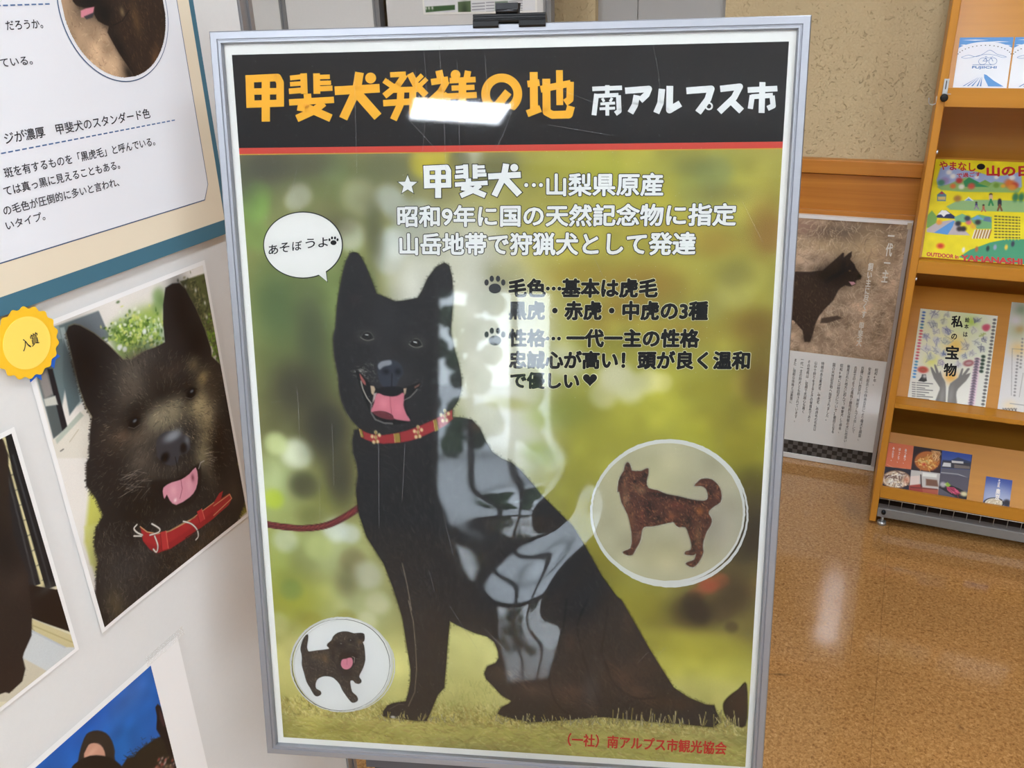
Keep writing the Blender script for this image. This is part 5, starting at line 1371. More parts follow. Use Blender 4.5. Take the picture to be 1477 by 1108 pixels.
for r_ in ([(968, 412), (1010, 425), (1040, 455), (1048, 490), (1035, 510)], [(720, 430), (705, 450), (720, 470), (750, 485)], [(800, 425), (840, 450), (835, 470), (790, 485)], [(815, 490), (832, 540), (825, 575), (808, 560)], [(705, 490), (745, 490)]):
    K.line(spline(z4(r_), 5, False), 3.2, (128, 124, 116), .95); K.line(spline(z4(r_), 5, False), 1.4, (226, 224, 214), .95)
K.line(z4([(1000, 515), (980, 500), (1060, 450)]), 1.2, (24, 20, 20), .8)
K.build('picture', t, .0004, 'glossy_print', depth=curl)

# ---- print of the dark dog by a window rail, left edge of the photo
u0, v0, u1, v1 = .27, .430, .5795, .7440
cd2 = lambda u, v: .0022 + 0 * u
t = loose_sheet('dog_print', 'print of a dark dog before black window rails, left of the smiling dog print', 'photo print', u0, v0, u1, v1, cd2)
K = Canvas(PL, u0 + bw_, v0 + bw_, u1 - bw_, v1 - bw_, .0011, (214, 206, 178))
K.poly(z4([(-60, -60), (60, -60), (330, 760), (150, 760), (-60, 60)]), (206, 196, 150), 1)
for i in range(9):
    K.line(z4([(20 + i * 28, 180 + i * 78), (90 + i * 26, 150 + i * 78)]), 2.4, (110, 106, 90), .8)
K.poly(z4([(15, -60), (60, -60), (90, 60), (300, 752), (235, 775), (60, 160)]), (30, 29, 31), .8); K.poly(z4([(-60, -100), (0, 30), (22, 60), (208, 745), (150, 765), (-60, 160)]), (36, 34, 36), .8)
K.line(z4([(60, 60), (262, 760)]), 3, (66, 66, 70), .7); K.line(z4([(10, 80), (178, 750)]), 3, (72, 70, 72), .7)
K.poly(z4([(140, 748), (310, 778), (350, 900), (380, 1005), (160, 930)]), (34, 24, 20), 1); K.blob(z4([(240, 770)])[0], 18, 8, (64, 62, 60), .6)
K.poly(z5b([(150, 325), (400, 430), (400, 520), (0, 760), (-40, 560), (120, 480)]), (196, 200, 200), 1); K.poly(z5b([(152, 328), (400, 430), (400, 480), (330, 478), (150, 385)]), (196, 184, 140), 1); K.line(z5b([(150, 360), (390, 462)]), 2, (160, 146, 100), .6)
K.poly(z5b([(120, 540), (250, 610), (30, 760), (-60, 760)]), (196, 188, 166), 1); K.line(z5b([(150, 390), (330, 480)]), 3, (170, 176, 186), .6)
ddog = np.vstack([z4([(-420, 900), (-460, 400), (-430, 0), (-300, -180), (-120, -160), (10, -20), (36, 60), (38, 280), (52, 380), (60, 480), (110, 620), (142, 700), (150, 800), (162, 930), (160, 1020), (120, 1110)]), z5b([(110, 530), (124, 590), (108, 655), (70, 690), (40, 718), (20, 712), (-60, 740), (-100, 560), (-160, 700), (-300, 760)])])
K.poly(ddog, (44, 34, 30), 1); K.fur(ddog, 800, 85, 8, [(30, 23, 21), (66, 50, 42), (50, 40, 36)], .9, .4, .4)
K.blob(z4([(80, 740)])[0], 20, 24, (64, 50, 44), .5); K.blob(z4([(20, 560)])[0], 16, 40, (24, 19, 18), .6)
K.build('picture', t, .0004, 'glossy_print', depth=cd2)

# ---- print with blue sky and people at the bottom
u1, v0 = .7285, .8405; u0, v1 = .30, 1.14
t = loose_sheet('people_print', 'print with a hooded person under deep blue sky and wide white margin', 'photo print', u0, v0, u1, v1, lambda u, v: .0018 + 0 * u)
si = PL.trace(z5b([(750, 597), (940, 1108)])); ui = float(si[:, 0].mean()); vi = float(si[0, 1])
K = Canvas(PL, u0 + .01, vi, ui, v1 - .02, .0011, (30, 92, 172))
K.blob(z5b([(640, 760)])[0], 40, 24, (74, 116, 186), .7); K.blob(z5b([(700, 690)])[0], 24, 12, (60, 110, 190), .6); K.blob(z5b([(600, 1000)])[0], 60, 40, (22, 96, 170), .8); K.blob(z5b([(450, 860)])[0], 60, 30, (26, 84, 170), .8); K.clouds(.02, .04, 8)
K.poly(z5b([(560, 1190), (620, 1105), (655, 1052), (690, 1045), (720, 1010), (790, 960), (830, 940), (870, 960), (900, 1000), (980, 1200)]), (36, 32, 26), 2)
for k in range(240):
    a = rng.random(); q = z5b([(660 + 220 * a + rng.normal(0, 14), 1060 - 110 * a + rng.normal(0, 22))])[0]
    K.line([q, q + rng.normal(0, 4, 2)], .8, (40, 36, 30), .7)
K.poly(z5b([(800, 790), (812, 772), (830, 790), (845, 840), (868, 900), (905, 990), (960, 1150), (900, 1150), (850, 980), (805, 905), (808, 840)]), (24, 20, 24), 1); K.poly(z5b([(820, 800), (838, 830), (856, 890), (840, 890), (822, 850)]), (78, 48, 52), 1.5, .7)
K.poly(z5b([(395, 1090), (405, 1030), (430, 950), (455, 920), (500, 910), (545, 925), (575, 965), (590, 1020), (590, 1070), (640, 1150), (380, 1150)]), (46, 40, 36), 1, 1, 2)
K.poly(z5b([(430, 1060), (445, 1000), (465, 978), (500, 978), (528, 1000), (540, 1040), (530, 1060)]), (196, 146, 124), 1, 1, 2); K.blob(z5b([(470, 1025)])[0], 10, 5, (216, 170, 146), .6)
K.poly(z5b([(360, 1110), (400, 1070), (460, 1042), (530, 1042), (590, 1065), (640, 1120), (640, 1200), (340, 1200)]), (28, 24, 23), 1, 1, 2)
K.poly(z5b([(250, 1230), (380, 1130), (640, 1150), (760, 1300), (900, 1500), (960, 2300), (0, 2300), (60, 1700)]), (34, 36, 46), 1.5, 1, 3)
K.poly(z5b([(-600, 1500), (-300, 1420), (0, 1500), (100, 1700), (60, 2400), (-700, 2400)]), (40, 38, 30), 2)
for k in range(40):
    K.blob(z5b([(rng.uniform(800, 900), rng.uniform(1050, 1110))])[0], 2.5, 2.5, [(150, 60, 56), (190, 170, 160), (60, 50, 46), (120, 96, 70)][k % 4], .7)
K.build('picture', t, .0004, 'glossy_print', depth=lambda u, v: .0018 + 0 * u)
TAPE = bpy.data.materials.new('clear_tape'); TAPE.use_nodes = True
TAPE.node_tree.nodes['Principled BSDF'].inputs['Base Color'].default_value = (.9, .9, .88, 1); TAPE.node_tree.nodes['Principled BSDF'].inputs['Alpha'].default_value = .22; TAPE.node_tree.nodes['Principled BSDF'].inputs['Roughness'].default_value = .15
tp = PL.trace(z5b([(745, 590), (900, 420), (975, 380), (790, 540)]))
flat('tape', PL, [(.668, v0 - .010), (u1 + .012, v0 - .010), (u1 + .012, v0 + .006), (.668, v0 + .006)], TAPE, t, .0030)

# ---- award rosette
bc = PL.trace([(31, 493.5)])[0]
ro = thing('award_rosette', 'yellow paper award rosette with blue ribbon tails on the print corner', 'rosette', tuple(PL.pt([bc + (0, .045)], .006)[0]))
sR = .0395
aa = np.arange(144) / 144 * 2 * math.pi
edge = [(bc[0] + (sR + .0016 * math.cos(18 * a)) * math.cos(a), bc[1] + (sR + .0016 * math.cos(18 * a)) * math.sin(a)) for a in aa]
BLUE = mat('ribbon_blue', (24, 92, 190), 0.6)
r1 = PL.trace(z3([(130, 575), (200, 560), (207, 650), (178, 630), (145, 662)])); r2 = PL.trace(z3([(215, 535), (255, 480), (312, 515), (285, 535), (278, 585)]))
flat('ribbon_tail', PL, r1, BLUE, ro, .0075, .0006); flat('ribbon_tail', PL, r2, BLUE, ro, .0075, .0006)
flat('scalloped_disc', PL, edge, mat('rosette_amber', (244, 190, 36), 0.6), ro, .0088, .001)
flat('inner_disc', PL, [(bc[0] + .0295 * math.cos(a), bc[1] + .0295 * math.sin(a)) for a in aa[::2]], mat('rosette_yellow', (250, 216, 96), 0.6), ro, .0093, .0004)
lettering('rosette_text', '入賞', PL, z3([(80, 425), (172, 375), (96, 490)]), INK, ro, .0097, bold=.008)

# ---- article sheet on the back panel
PBK = Plane((0, yb - .012, 1.58), (1, 0, 0), (0, 0, -1))
q = PBK.trace([(612, 38), (775, 24)])
ua, ub, vb = float(q[0, 0]), float(q[1, 0]), .075
t = thing('article_sheet', 'white printed article sheet with small photos pinned on the back panel', 'printed sheet', ((ua + ub) / 2, yb - .013, 1.58 - vb))
flat('paper', PBK, rect(ua, vb - .30, ub, vb), PAPER, t, .0012, .0006)
K = Canvas(PBK, ua + .006, vb - .20, ub - .006, vb - .006, .0014, (226, 226, 228))
ar = Z(280, 0, 3.6925); ar2 = Z(580, 0, 3.6925)
K.poly(ar([(1232, 36), (1390, 26), (1390, 52), (1235, 66)]), (66, 96, 60), .6); K.line(ar([(1235, 80), (1390, 66)]), .8, (150, 150, 160), .9)
for (x, y) in ((1236, 44), (1252, 43), (1270, 42)):
    K.blob(ar([(x, y)])[0], 1.6, 2.4, (226, 226, 220), .9)
for i in range(5):
    K.line(ar([(1238, 92 + i * 13), (1312, 86 + i * 13)]), 1.5, (110, 110, 118), .75, .5); K.line(ar2([(375, 20 + i * 16), (440, 16 + i * 16)]), 1.6, (120, 120, 128), .7); K.line(ar2([(450, 14 + i * 16), (490, 12 + i * 16)]), 1.5, (120, 120, 128), .7); K.line(ar2([(570, 8 + i * 13), (640, 4 + i * 13)]), 1.5, (120, 120, 128), .7)
K.poly(ar([(1322, 84), (1390, 78), (1392, 140), (1325, 145)]), (52, 62, 58), .6); K.blob(ar([(1350, 110)])[0], 4, 7, (70, 80, 130), .8); K.blob(ar([(1375, 120)])[0], 4, 4, (96, 110, 80), .8)
K.poly(ar2([(298, 10), (366, 4), (370, 145), (302, 150)]), (92, 110, 78), .6); K.blob(ar2([(335, 60)])[0], 5, 12, (56, 70, 50), .8); K.blob(ar2([(335, 110)])[0], 7, 6, (196, 196, 196), .8); K.poly(ar2([(495, 8), (565, 4), (565, 70), (497, 72)]), (120, 134, 120), .6); K.blob(ar2([(525, 50)])[0], 7, 5, (80, 100, 76), .8)
K.build('print', t, .0016)
# ------------------------------------------------------------------ framed poster leaning on the back wall
PWL = Plane((-0.59, 2.958, 0.885), (1, 0, 0), (0, 0, -1))
WP = thing('wall_poster', 'framed poster with a dog in dry grass and vertical text, by the wooden rack', 'framed poster', (-.27, 2.958, 0))
FW_, FH_ = .643, .883                        # outer size
SILVER = mat('matt_silver_frame', (186, 184, 184), .45, .5)
PALE = mat('pale_frame_edge', (224, 222, 220), .5, .1)
for nm, r, m, d in (('frame_rail', (0, 0, FW_, .011), PALE, .008), ('frame_rail', (0, FH_ - .017, FW_, FH_), PALE, .008), ('frame_rail', (0, .0112, .012, FH_ - .0172), SILVER, .008), ('frame_rail', (FW_ - .012, .0112, FW_, FH_ - .0172), SILVER, .008)):
    flat(nm, PWL, rect(*r), m, WP, d, .019)
flat('poster_sheet', PWL, rect(.0125, .0115, FW_ - .0125, FH_ - .0175), mat('wall_poster_paper', (240, 237, 237), .6, spec=.2), WP, .002, .006)
sheet2 = [c for c in WP.children if c.name.startswith('poster_sheet')][0]
w5, w6 = Z(1100, 280, 5.542), Z(1100, 480, 5.542)
sp_ = PWL.trace([(1138.8, 504.4), (1281.3, 522.4)]); vsp = float(sp_[:, 1].mean())
K = Canvas(PWL, .0125, .0115, FW_ - .0125, vsp, .0017, (150, 124, 104))
K.clouds(.05, .12, 11); K.clouds(.02, .12, 12)
K.blob(w5([(560, 340)])[0], 50, 14, (78, 64, 56), .85, .15, 3); K.blob(w5([(760, 290)])[0], 30, 14, (72, 60, 54), .85, 0, 3); K.blob(w5([(980, 260)])[0], 14, 8, (80, 66, 58), .8); K.blob(w5([(330, 260)])[0], 20, 12, (132, 100, 88), .8); K.blob(w5([(820, 470)])[0], 26, 40, (176, 146, 108), .6, .2); K.blob(w5([(560, 420)])[0], 46, 12, (168, 140, 106), .7)
K.fur(w5([(150, 190), (1200, 240), (1100, 1300), (150, 1300)]), 2200, lambda uv: -70 + 50 * math.sin(uv[0] * 25), 9, [(196, 168, 136), (120, 94, 78), (176, 148, 120), (206, 182, 156), (98, 78, 68)], .8, .55, .7)
K.fur(w5([(480, 720), (1100, 560), (1080, 1300), (480, 1300)]), 1100, lambda uv: -30 + 80 * math.sin(uv[1] * 30), 8, [(206, 182, 154), (136, 110, 94), (188, 164, 138)], .8, .5, .9)
wd = w5([(150, 615), (380, 620), (480, 610), (520, 575), (570, 530), (605, 500), (640, 466), (652, 470), (650, 505), (690, 470), (714, 456), (712, 490), (700, 522), (735, 560), (745, 590), (792, 655), (785, 680), (745, 690), (742, 722), (700, 738), (660, 728), (620, 752), (605, 770), (565, 850), (500, 915), (455, 970), (425, 1030), (405, 1110), (380, 1180), (335, 1180), (320, 1090), (250, 1010), (150, 980)])
K.poly(wd, (46, 37, 34), .8); K.fur(wd, 600, 70, 4, [(74, 60, 52), (28, 23, 22), (96, 78, 64)], .8, .45, .5)
K.blob(w5([(640, 620)])[0], 22, 22, (22, 19, 19), .85); K.blob(w5([(500, 640)])[0], 16, 12, (20, 18, 18), .8); K.poly(w5([(690, 698), (730, 700), (744, 715), (712, 728)]), (186, 128, 140), .5, .9); K.blob(w5([(772, 656)])[0], 3, 2.4, (14, 13, 14), .9); K.blob(w5([(697, 612)])[0], 1.4, 1, (110, 84, 60), .8)
K.poly(w5([(470, 990), (600, 970), (640, 990), (520, 1030), (460, 1030)]), (50, 40, 36), 1.2, .9); K.blob(w6([(360, 40)])[0], 8, 8, (44, 38, 36), .8)
K.c = 255 * (K.c / 255) ** 0.66
K.c = np.clip((K.c - 165) * 1.3 + 165, 12, 255)
K.build('photo', sheet2, .0024)
PGREY = mat('poster_text_grey', (78, 76, 78), .6, spec=.2)
PWHITE = mat('poster_text_white', (236, 232, 228), .6, spec=.2)


def vcol(body, p0, p1, wd, m, bold=.0, d=.0030, nm='poster_text', pl=PWL, parent=sheet2):
    """one column of vertical lettering between two measured points (top and bottom centre)"""
    q = pl.trace([p0, p1]); u = float(q[:, 0].mean())
    lettering(nm, body, pl, [(u - wd / 2, q[0][1]), (u + wd / 2, q[0][1]), (u - wd / 2, q[1][1])], m, parent, d, bold=bold, vertical=True, uvq=True, line=.95)


vcol('一代一主', (1284, 339), (1277, 407), .0185, PWHITE, .04)
vcol('飼い主に尽くす', (1257, 379), (1245, 458), .0148, PWHITE, .04); vcol('甲斐犬', (1242.5, 465), (1239.5, 499), .0148, PWHITE, .04)
for body, x, y0, y1 in [('昭和4年、', 910, 285, 420), ('安達太郎氏と小林承吉氏により種犬を調査、', 855, 275, 860), ('巨摩に近い西安村（現南アルプス市）にて', 800, 270, 800), ('古武士のような風格と野性的な体躯の犬に出会い', 745, 265, 870), ('発見された地方に因んで「甲斐犬」と命名、', 690, 255, 800), ('昭和9年には秋田犬についで2番目となる', 635, 248, 800), ('国の天然記念物へ指定されました。', 575, 242, 700),
                        ('特徴のある黒虎毛、中虎毛、赤虎毛の毛色は', 487, 232, 780), ('山中で狩りをするときの保護色であり', 432, 226, 710), ('その性格は、従順で忠誠心も高く', 378, 220, 640), ('一代一主の狩犬とも称されています。', 325, 212, 710), ('また、強靭な体格とは裏腹に', 270, 206, 560), ('人懐っこく飼主家にも懐きます。', 215, 198, 640)]:
    vcol(body, w6([(x, y0)])[0], w6([(x - (y1 - y0) * .14, y1)])[0], .0094, PGREY, .0)
# chequered band along the bottom
vc = float(PWL.trace([(1129.8, 631.6), (1259.7, 654)])[:, 1].mean())
flat('checker_band', PWL, rect(.0125, vc, FW_ - .0125, FH_ - .0175), mat('checker_black', (34, 32, 32), .6), sheet2, .0024)
V, F = [], []
sz = (FH_ - .0175 - vc) / 3
for r_ in range(3):
    for k in range(int((FW_ - .025) / sz)):
        if (k + r_) % 2:
            n = len(V); V += list(PWL.pt(rect(.0125 + k * sz, vc + r_ * sz, .0125 + (k + 1) * sz, vc + (r_ + 1) * sz), .0027)); F.append((n, n + 1, n + 2, n + 3))
obj('checker_squares', V, F, mat('checker_grey', (92, 88, 88), .6), sheet2)
# clear front sheet and corner clip
gm = MATS.get('front') or glass_mat(); gm.name = 'clear_front_sheet'
gl = [n for n in gm.node_tree.nodes if n.type == 'BSDF_GLOSSY'][0]; gl.inputs['Roughness'].default_value = .0
flat('clear_front', PWL, rect(.0122, .0112, FW_ - .0122, FH_ - .0172), gm, WP, .0042)
MB().hexa([PWL.pt([(u, v)], d)[0] for v in (.004, .024) for u, d in ((FW_ - .016, .0082), (FW_ - .003, .0082), (FW_ - .003, .013), (FW_ - .016, .013))]).obj('corner_clip', mat('beige_plastic', (190, 176, 150), .5), WP)

# ------------------------------------------------------------------ wooden magazine rack
RW = wood('oak_rack', (208, 144, 48), (188, 124, 36), 'X', .38, 1.0, False)
RV = wood('oak_rack_upright', (206, 142, 50), (188, 124, 40), 'Z', .38, 1.0, False)
RXL, RXR, RF = 0.0555, 1.02, 2.60
rack = thing('magazine_rack', 'wooden sloped magazine rack with four tiers of leaflets', 'magazine rack', ((RXL + RXR) / 2, 2.78, 0))
for x in (RXL, RXR):
    MB().box(x, x + .0195, RF, 2.958, 0.012, 1.75, .002).obj('side_panel', RV, rack)
xl, xr = RXL + .0198, RXR - .0003
MB().box(xl, xr, 2.935, 2.95, .10, 1.74).obj('back_panel', RW, rack)
TH = math.radians(33.0)
TIERS = [(1.315, .046, TH, .42), (.860, .034, TH, .30), (.425, .014, TH, .345), (.139, .037, math.radians(36), .178)]
SLOPE = []
for zt_, lip, th, ln in TIERS:
    # ledge: a board with a front face
    pr = [(xl, RF, zt_ - lip), (xl, RF, zt_), (xl, RF + .0105, zt_), (xl, RF + .0105, zt_ - .010), (xl, RF + .075, zt_ - .010), (xl, RF + .075, zt_ - lip)] if lip > .02 else [(xl, RF, zt_ - lip), (xl, RF, zt_), (xl, RF + .075, zt_), (xl, RF + .075, zt_ - lip)]
    MB().prism(pr, np.zeros(3), np.array([xr - xl, 0, 0])).obj('ledge', RW, rack)
    up = np.array([0, math.sin(th), math.cos(th)]); nn = np.array([0, -math.cos(th), math.sin(th)])
    y0 = RF + (.0165 if lip > .02 else .058)
    if zt_ > 1: y0 = RF + .05
    if zt_ < .2: y0 = RF + .012
    if .8 < zt_ < .9: y0 = RF + .07
    b0 = np.array([xl, y0, zt_ - .009 if lip > .02 else zt_ + .0005])
    # sloped display board
    MB().prism([b0, b0 + up * ln, b0 + up * ln - nn * .012, b0 - nn * .012], np.zeros(3), np.array([xr - xl, 0, 0])).obj('display_board', RW, rack)
    SLOPE.append(Plane(b0 + up * ln - np.array([xl, 0, 0]), (1, 0, 0), -up))
SCREW = mat('screw_zinc', (196, 198, 200), .35, .8)
for y, z in ((RF + .03, 1.15), (RF + .03, .80)):
    MB().tube([(xl, y, z), (xl + .004, y, z)], .0055, 14).obj('screw', SCREW, rack)
GREY = mat('grey_steel_bar', (136, 134, 132), .45, .3)
MB().box(xl, xr, RF + .004, RF + .034, .030, .062, .002).obj('base_rail', GREY, rack)
MB().box(xl, xr, RF + .05, RF + .33, .03, .042).obj('base_tray', mat('dark_tray', (52, 48, 46), .6), rack)
wr = MB().tube([(xl, RF + .02, .088), (xr, RF + .02, .088)], .0016, 8)
for k in range(26):
    x = xl + .03 + k * .0365
    if x < xr - .01:
        wr.tube([(x, RF + .02, .0625), (x, RF + .02, .088)], .0011, 6)
wr.obj('wire_guard', mat('wire_chrome', (196, 192, 186), .3, .8), rack)
MB().tube([(xl + .018, RF + .003, .052), (xl + .018, RF - .006, .052)], .0065, 16).obj('rail_knob', BLACK_PLASTIC, rack, True)
for x in (xl + .018, xr - .02):
    f = MB(); f.tube([(x, RF + .015, .030), (x, RF + .015, .012)], .005, 12); f.tube([(x, RF + .015, .012), (x, RF + .015, .010), (x, RF + .015, .0)], [.009, .013, .014], 16)
    f.obj('foot_leveller', SCREW, rack, True)
# clamp bracket and hook on the upper left of the rack
cl = thing('bracket_clamp', 'small silver bracket with black knob screwed on the rack edge', 'clamp', (.072, RF - .004, 1.30))
MB().box(.0655, .0775, RF - .0035, RF - .0002, 1.300, 1.337, .0008).obj('bracket', SCREW, cl)
MB().box(.0705, .0725, RF - .0042, RF - .0034, 1.312, 1.333).obj('slot', BLACK_PLASTIC, cl)
kn = MB()
kn.tube([(.0715, RF - .0036, 1.292), (.0715, RF - .010, 1.292), (.0715, RF - .0105, 1.292), (.0715, RF - .018, 1.292), (.0715, RF - .019, 1.292)], [.006, .0065, .0095, .0095, .007], 18)
kn.obj('knob', BLACK_PLASTIC, cl, True)
MB().box(.0655, .086, RF - .0030, RF - .0010, 1.2995, 1.3010).obj('flange', SCREW, cl)
hk = MB(); hk.tube([(.0550, RF + .02, 1.292)] + [(.0470 - .0095 * math.sin(a), RF + .02, 1.280 - .0095 * math.cos(a)) for a in np.linspace(-1.2, 1.75, 9)] + [(.0368, RF + .02, 1.288)], .0013, 8)
tag(hk.obj('wire_hook', SCREW, None, True), 'small bent wire hook on the outer left side of the rack', 'hook')


# ---- leaflets
def leaflet(name, label, cat, pl, u0, v0, u1, v1, thick, base, group=None, d0=.0003):
    t = thing(name, label, cat, tuple(pl.pt([((u0 + u1) / 2, v1)], d0)[0]), group)
    s = flat('paper', pl, rect(u0, v0, u1, v1), mat('leaflet_' + '_'.join(str(c) for c in base), base, .5, spec=.25), t, d0 + thick, thick)
    return t, s, d0 + thick


SKY = mat('leaflet_sky', (96, 152, 210), .5, spec=.25); FUJI = mat('leaflet_blue_line', (74, 122, 180), .5); LW = mat('leaflet_white', (232, 234, 240), .5, spec=.25)
zr1, zr2, zr3, zr4 = Z(1200, 0, 5.278), Z(1200, 200, 5.278), Z(1200, 400, 5.278), Z(1200, 600, 5.278)


def fuji(u0, label):
    pl = SLOPE[0]
    vtop = float(pl.trace([(1384.5, 55.5)])[0][1]); vend = .418
    w = .1235
    t, s, d = leaflet('leaflet', label, 'leaflet', pl, u0, vtop, u0 + w, vend, .004, (234, 236, 240), 'blue and white cycling leaflets')
    S = lambda x, y: (u0 + x * w, vtop + y * w)            # sheet-width units
    flat('sky_band', pl, rect(u0, vtop, u0 + w, vtop + .30 * w), SKY, s, d + .0002)
    for x0, y0, l in ((.05, .06, .5), (.5, .10, .45), (.02, .17, .14), (.80, .18, .18)):
        flat('cloud_streak', pl, [S(x0, y0), S(x0 + l * .5, y0 - .012), S(x0 + l, y0), S(x0 + l * .5, y0 + .014)], LW, s, d + .0004)
    a = np.linspace(math.pi, 0, 30)
    flat('white_dome', pl, [S(.5 + .62 * math.cos(q) if abs(.62 * math.cos(q)) < .5 else .5 + .5 * np.sign(math.cos(q)), .44 - .34 * math.sin(q)) for q in a] + [S(1, .5), S(0, .5)], LW, s, d + .0006)
    b = MB()
    loop = spline([S(.08, .45), (S(.14, .42)), S(.22, .40), S(.32, .43), S(.40, .42), S(.48, .37), S(.55, .31), S(.60, .29), S(.66, .32), S(.74, .38), S(.84, .41), S(.92, .44), S(.84, .45), S(.70, .40), S(.55, .38), S(.40, .41), S(.28, .45), S(.16, .47)], 4)
    b.tube(list(pl.pt(np.vstack([loop, loop[:1]]), d + .0006)), .0005, 5)
    for cx in (.49, .68):
        b.tube([pl.pt([S(cx + .075 * math.cos(q), .535 + .075 * math.sin(q))], d + .0006)[0] for q in np.linspace(0, 6.2832, 21)], .0005, 5)
    for ln in ([(.49, .535), (.54, .46), (.64, .46), (.58, .53), (.54, .46), (.52, .43), (.56, .43)], [(.58, .53), (.50, .53)], [(.68, .535), (.63, .44), (.67, .43)]):
        b.tube([pl.pt([S(*p)], d + .0006)[0] for p in ln], .0006, 5)
    b.tube([pl.pt([S(.31, .615)], d + .0006)[0], pl.pt([S(.66, .615)], d + .0006)[0]], .0005, 5)
    b.obj('line_drawing', FUJI, s)
    lettering('leaflet_text', 'FUJIICHI', pl, [S(.31, .645), S(.76, .645), S(.31, .71)], FUJI, s, d + .0006, bold=.05, uvq=True)
    V, F = [], []
    for k in range(17):
        q = math.pi * (1 - (k + 2) / 20); c = S(.5 + .52 * math.cos(q), .46 - .28 * math.sin(q))
        V += list(pl.pt([(c[0] - .0014, c[1] - .001), (c[0] + .0014, c[1] - .001), (c[0] + .0014, c[1] + .001), (c[0] - .0014, c[1] + .001)], d + .0008)); F.append((4 * k, 4 * k + 1, 4 * k + 2, 4 * k + 3))
    obj('caption_text', V, F, DARK_INK, s)
    flat('mountain', pl, [S(.06, 1.09), S(.26, .98), S(.40, .84), S(.45, .82), S(.55, .82), S(.60, .84), S(.74, .96), S(.94, 1.09)], LW, s, d + .0006)
    flat('mountain_shade', pl, [S(.55, .82), S(.60, .84), S(.74, .96), S(.94, 1.09), S(.66, 1.09), S(.60, .98), S(.56, .90)], SKY, s, d + .0008)
    for x in (.18, .26, .34, .44, .50):
        flat('snow_streak', pl, [S(x, 1.09), S(x + .03, 1.09), S(.42 + x * .2, .86 + (1 - x) * .03)], FUJI, s, d + .0008)


ul = float(SLOPE[0].trace([(1384.5, 55.5)])[0][0])
fuji(ul, 'blue and white cycling leaflet at the left end of the top tier'); fuji(ul + .1275, 'blue and white cycling leaflet cut by the right photo edge on the top tier')

# yellow mountain-day booklet
pl = SLOPE[1]
q = pl.trace([(1350, 230), (1330, 373)]); u0, v0 = float(q[:, 0].mean()) - .001, float(q[0, 1])
bw2 = .297 * .8
t, s, d = leaflet('booklet', 'bright yellow booklet with red title and mountain pictures, second tier', 'booklet', pl, u0, v0, u0 + .262, .2985, .003, (240, 226, 40))
t2, s2, d2 = None, None, None
K = Canvas(pl, u0, v0, u0 + .262, .2975, .0011, (240, 224, 30))
K.clouds(.02, .02, 3)
Y = lambda p, c, soft=.5, a=1, sp=0: K.poly(zr2(p), c, soft, a, sp)
Y([(825, 225), (880, 205), (980, 240), (1100, 255), (1180, 280), (1300, 285), (1440, 255), (1445, 370), (1400, 400), (1000, 405), (810, 380), (795, 320)], (164, 184, 224), 1)
Y([(800, 370), (900, 345), (1010, 300), (1050, 300), (1140, 360), (1240, 330), (1300, 340), (1440, 380), (1420, 415), (1000, 408), (830, 395)], (150, 190, 112), 1); Y([(1000, 330), (1040, 298), (1070, 312), (1190, 372), (1010, 370)], (60, 150, 96), .6); Y([(1110, 345), (1165, 318), (1215, 345), (1190, 368)], (132, 176, 84), .6)
for x, y, r, c in [(860, 325, 6, (160, 140, 190)), (830, 340, 5, (70, 140, 110)), (968, 322, 4.5, (200, 60, 60)), (920, 365, 4, (226, 120, 60)), (1350, 345, 7, (226, 120, 50)), (1390, 360, 5, (200, 70, 50)), (1250, 360, 4, (120, 160, 60)), (1060, 365, 5, (216, 90, 70)), (985, 370, 4, (236, 236, 226)), (890, 260, 4, (236, 236, 236)), (1370, 300, 4, (240, 240, 236)), (920, 290, 4, (240, 240, 236)), (1300, 365, 3, (236, 180, 60)), (1370, 375, 5, (226, 150, 60)), (1100, 298, 3, (240, 240, 236)), (1250, 298, 3, (240, 240, 236))]:
    K.blob(zr2([(x, y)])[0], r, r, c, .95, 0, 4)
Y([(870, 520), (950, 478), (1060, 470), (1250, 470), (1470, 480), (1470, 565), (1150, 555), (900, 545)], (152, 192, 130), .8); Y([(1005, 475), (1040, 445), (1080, 478)], (240, 240, 236)); Y([(1012, 475), (1040, 458), (1068, 478)], (110, 160, 200)); Y([(800, 430), (835, 402), (870, 432), (865, 480), (800, 478)], (92, 130, 150)); Y([(806, 445), (864, 445), (862, 470), (806, 470)], (214, 190, 120)); Y([(815, 425), (835, 405), (855, 425)], (190, 60, 70)); K.blob(zr2([(955, 460)])[0], 5, 5, (176, 126, 66), .95, 0, 4)
for x, y, c1, c2 in ((1208, 430, (220, 190, 160), (50, 140, 80)), (1275, 470, (40, 44, 60), (130, 80, 50)), (1098, 490, (60, 60, 110), (150, 120, 160)), (1152, 510, (190, 110, 80), (200, 100, 80))):
    h_ = 1.0 if y < 480 else .6
    K.blob(zr2([(x, y)])[0], 1.8 * h_ + .4, 1.8 * h_ + .4, (60, 44, 40), .95, 0, 4); K.line(zr2([(x, y + 12), (x, y + 38 * h_)]), 5 * h_, c1, .95); K.line(zr2([(x, y + 38 * h_), (x - 14, y + 80 * h_)]), 2.4 * h_, c2, .95); K.line(zr2([(x, y + 38 * h_), (x + 16, y + 80 * h_)]), 2.4 * h_, c2, .95)
for x in (1395, 1440):
    K.blob(zr2([(x, 450)])[0], 4, 7, (50, 120, 90), .95, 0, 4)
Y([(725, 590), (760, 550), (800, 600), (790, 690), (720, 680)], (130, 180, 90), .6); Y([(795, 595), (830, 550), (870, 550), (920, 585), (960, 615), (800, 605)], (44, 52, 96), .5); Y([(800, 585), (835, 548), (868, 550), (900, 575), (870, 580), (850, 600), (830, 580)], (244, 244, 246), .4)
